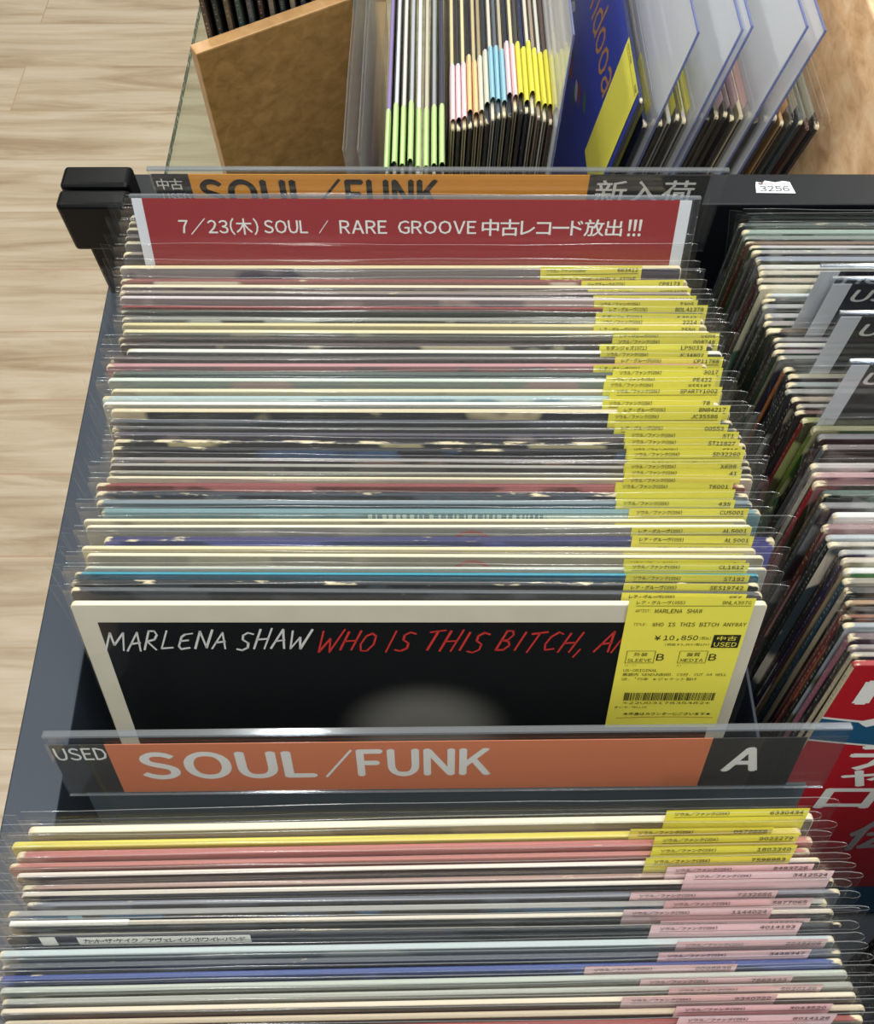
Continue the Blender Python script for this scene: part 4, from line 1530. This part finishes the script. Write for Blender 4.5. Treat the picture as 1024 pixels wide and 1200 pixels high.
# first sideways run: eight records with green tags
LEFT = (((132, 112, 170), 'purple edged'), ((196, 200, 206), 'silver edged'), ((206, 204, 196), 'pearl edged'), ((170, 176, 180), 'grey edged'), ((232, 232, 228), 'white edged'),
        ((190, 182, 160), 'beige edged'), ((150, 156, 160), 'cool grey edged'), ((70, 66, 96), 'dark violet edged'))
for i, (c, look) in enumerate(LEFT):
    x = -.0325 + i * .0051
    record('%s record with green tag in the sideways run, %s from the left' % (look, ordinal(i + 1)), (x, .4630 + JW / 2 + rnd.uniform(0, .003), GT + .3150), -1.5, yaw=90, t=.0024, edge=c,
           face=[v * .85 for v in c], spine=c, wear=.2, tagc='green', wrap=True, tagx=-.157, tagtop=-.003 + rnd.uniform(-.003, .003), group='green tagged records in the sideways run')
# second run: twenty records, tags of many colours
MIX = (((206, 190, 140), 'pink'), ((60, 56, 50), 'pink'), ((216, 200, 150), 'pink'), ((40, 40, 44), 'orange_tag'), ((200, 180, 130), 'orange_tag'), ((170, 150, 110), 'cream_tag'), ((60, 62, 70), 'cream_tag'),
       ((216, 208, 190), 'blue'), ((110, 120, 130), 'blue'), ((190, 176, 146), 'blue'), ((50, 54, 70), 'pink'), ((222, 206, 160), 'pink'), ((90, 84, 80), 'yellow'), ((40, 52, 96), 'yellow'),
       ((214, 204, 184), 'yellow'), ((160, 140, 120), 'yellow'), ((222, 216, 200), 'yellow'), ((120, 90, 80), 'yellow'), ((196, 196, 192), 'yellow'))
nice = {'orange_tag': 'orange', 'cream_tag': 'cream'}
for i, (c, tc) in enumerate(MIX):
    x = .0105 + i * .00385
    yb = (.505, .505, .506, .507, .509, .510, .512, .515, .517, .518, .519, .524, .522, .522, .520, .516, .514, .511, .508)[i]
    record('end-on record with %s tag beyond amber sign, %s right of green tagged run' % (nice.get(tc, tc), ordinal(i + 1)), (x, yb + JW / 2, GT + .3152), 1.5, yaw=-90, t=.0024, edge=c,
           face=[v * .8 for v in c], spine=[v * .5 for v in c], wear=.3, tagc=tc, wrap=True, tagx=.0975 + rnd.uniform(-.012, .0), tagtop=-.002, group='mixed tag records beyond the amber sign', tilt=rnd.uniform(-2, 2),
           film='rigid' if i == len(MIX) - 1 else 'soft')

# blue record facing left, then the leaning run
MAT['blue_cover'] = plain('deep_blue_print', (16, 46, 160), 0.35)
BL = 10.0
root, jk = record('deep blue record cover with ochre script and a yellow tag facing left', (.1300, .4990 + JW / 2, EYE - .372), BL, yaw=-90, t=.0028, edge=(30, 44, 110), wear=.3, spine=(24, 30, 80),
                  faces=('blue_cover', 'edge', 'spine', 'inner'), tagc='yellow', tagx=.0945, tagtop=-.001, text=('S', 'K28P', ''), group='leaning records on the right', film='soft')
yy = -.0014 - .0001
bm = BM()
put_text(bm, 'Rhondooa', -.090, .088, JH - .052, JH - .022, yy, .01, shear=.25)
obj('ochre_script', bm, MAT['gold'], jk)
bm = BM()
rb = random.Random(11)
for q in range(16):
    cx, cz = rb.uniform(-.14, .10), JH - rb.uniform(.080, .115)
    a0 = rb.uniform(-.6, .6)
    n = 9
    pts = [bm.verts.new((cx + .022 * (u / n - .5) * math.cos(a0) - sgn * .004 * math.sin(math.pi * u / n) * math.sin(a0), yy, cz + .022 * (u / n - .5) * math.sin(a0) + sgn * .004 * math.sin(math.pi * u / n) * math.cos(a0)))
           for sgn, rng in ((1, range(0, n + 1)), (-1, range(n - 1, 0, -1))) for u in rng]
    bm.faces.new(pts).material_index = q % 3
obj('leaf_print', bm, [plain('leaf_green_print', (70, 110, 90), .5), plain('dull_red_print', (150, 60, 50), .5), plain('pale_print', (200, 200, 210), .5)], jk)

LR = (((40, 50, 90), 'yellow', 0), ((70, 66, 60), 'yellow', 1), ((48, 46, 46), 'yellow', 0), ((180, 176, 168), 'yellow', 0), ((60, 60, 62), 'yellow', 0), ((190, 186, 176), 'yellow', 0), ((40, 42, 46), 'yellow', 1), ((90, 92, 96), 'yellow', 1), ((56, 54, 50), 'pink', 0), ((120, 112, 96), 'pink', 0), ((66, 60, 54), 'pink', 0), ((50, 48, 46), 'pink', 0), ((210, 196, 160), 'pink', 0), ((70, 64, 60), 'pink', 1), ((110, 100, 90), 'pink', 0), ((56, 50, 46), 'pink', 1), ((44, 50, 72), 'orange_tag', 0), ((200, 150, 90), 'orange_tag', 0), ((50, 60, 60), 'orange_tag', 0), ((70, 90, 100), 'cream_tag', 0), ((96, 50, 44), 'cream_tag', 0), ((40, 36, 36), 'cream_tag', 0))
for i, (c, tc, rig) in enumerate(LR):
    u = i / (len(LR) - 1)
    x = .1400 + u * .1150
    yb = .512 + .010 * math.sin(u * 3) - .004 * u
    record('dark record with %s tag, %s right of the blue cover in the leaning run' % (nice.get(tc, tc), ordinal(i + 1)), (x, yb + JW / 2, EYE - .400 + .002 * math.sin(i * 2.1)), BL + 1.5 * u, yaw=-90, t=.0030, edge=c, face=[v * .8 for v in c],
           spine=[v * .55 for v in c], wear=.35, tagc=tc, tagx=.092 + rnd.uniform(-.006, .003), tagtop=-.003, group='leaning records on the right', film='rigid' if rig else 'soft')

# sloping wooden side board that the run leans on
sb = BM()
box(sb, -.0065, .0065, -.235, .30, 0, .358, .0015)
o = obj('side_board', sb, MAT['board_light'], None, loc=(.2180, .690, GT + .0016), rot=(0, R(12.5), 0))
tag(o, 'sloping burl-grained wooden board that the leaning record run rests against', 'wooden board')
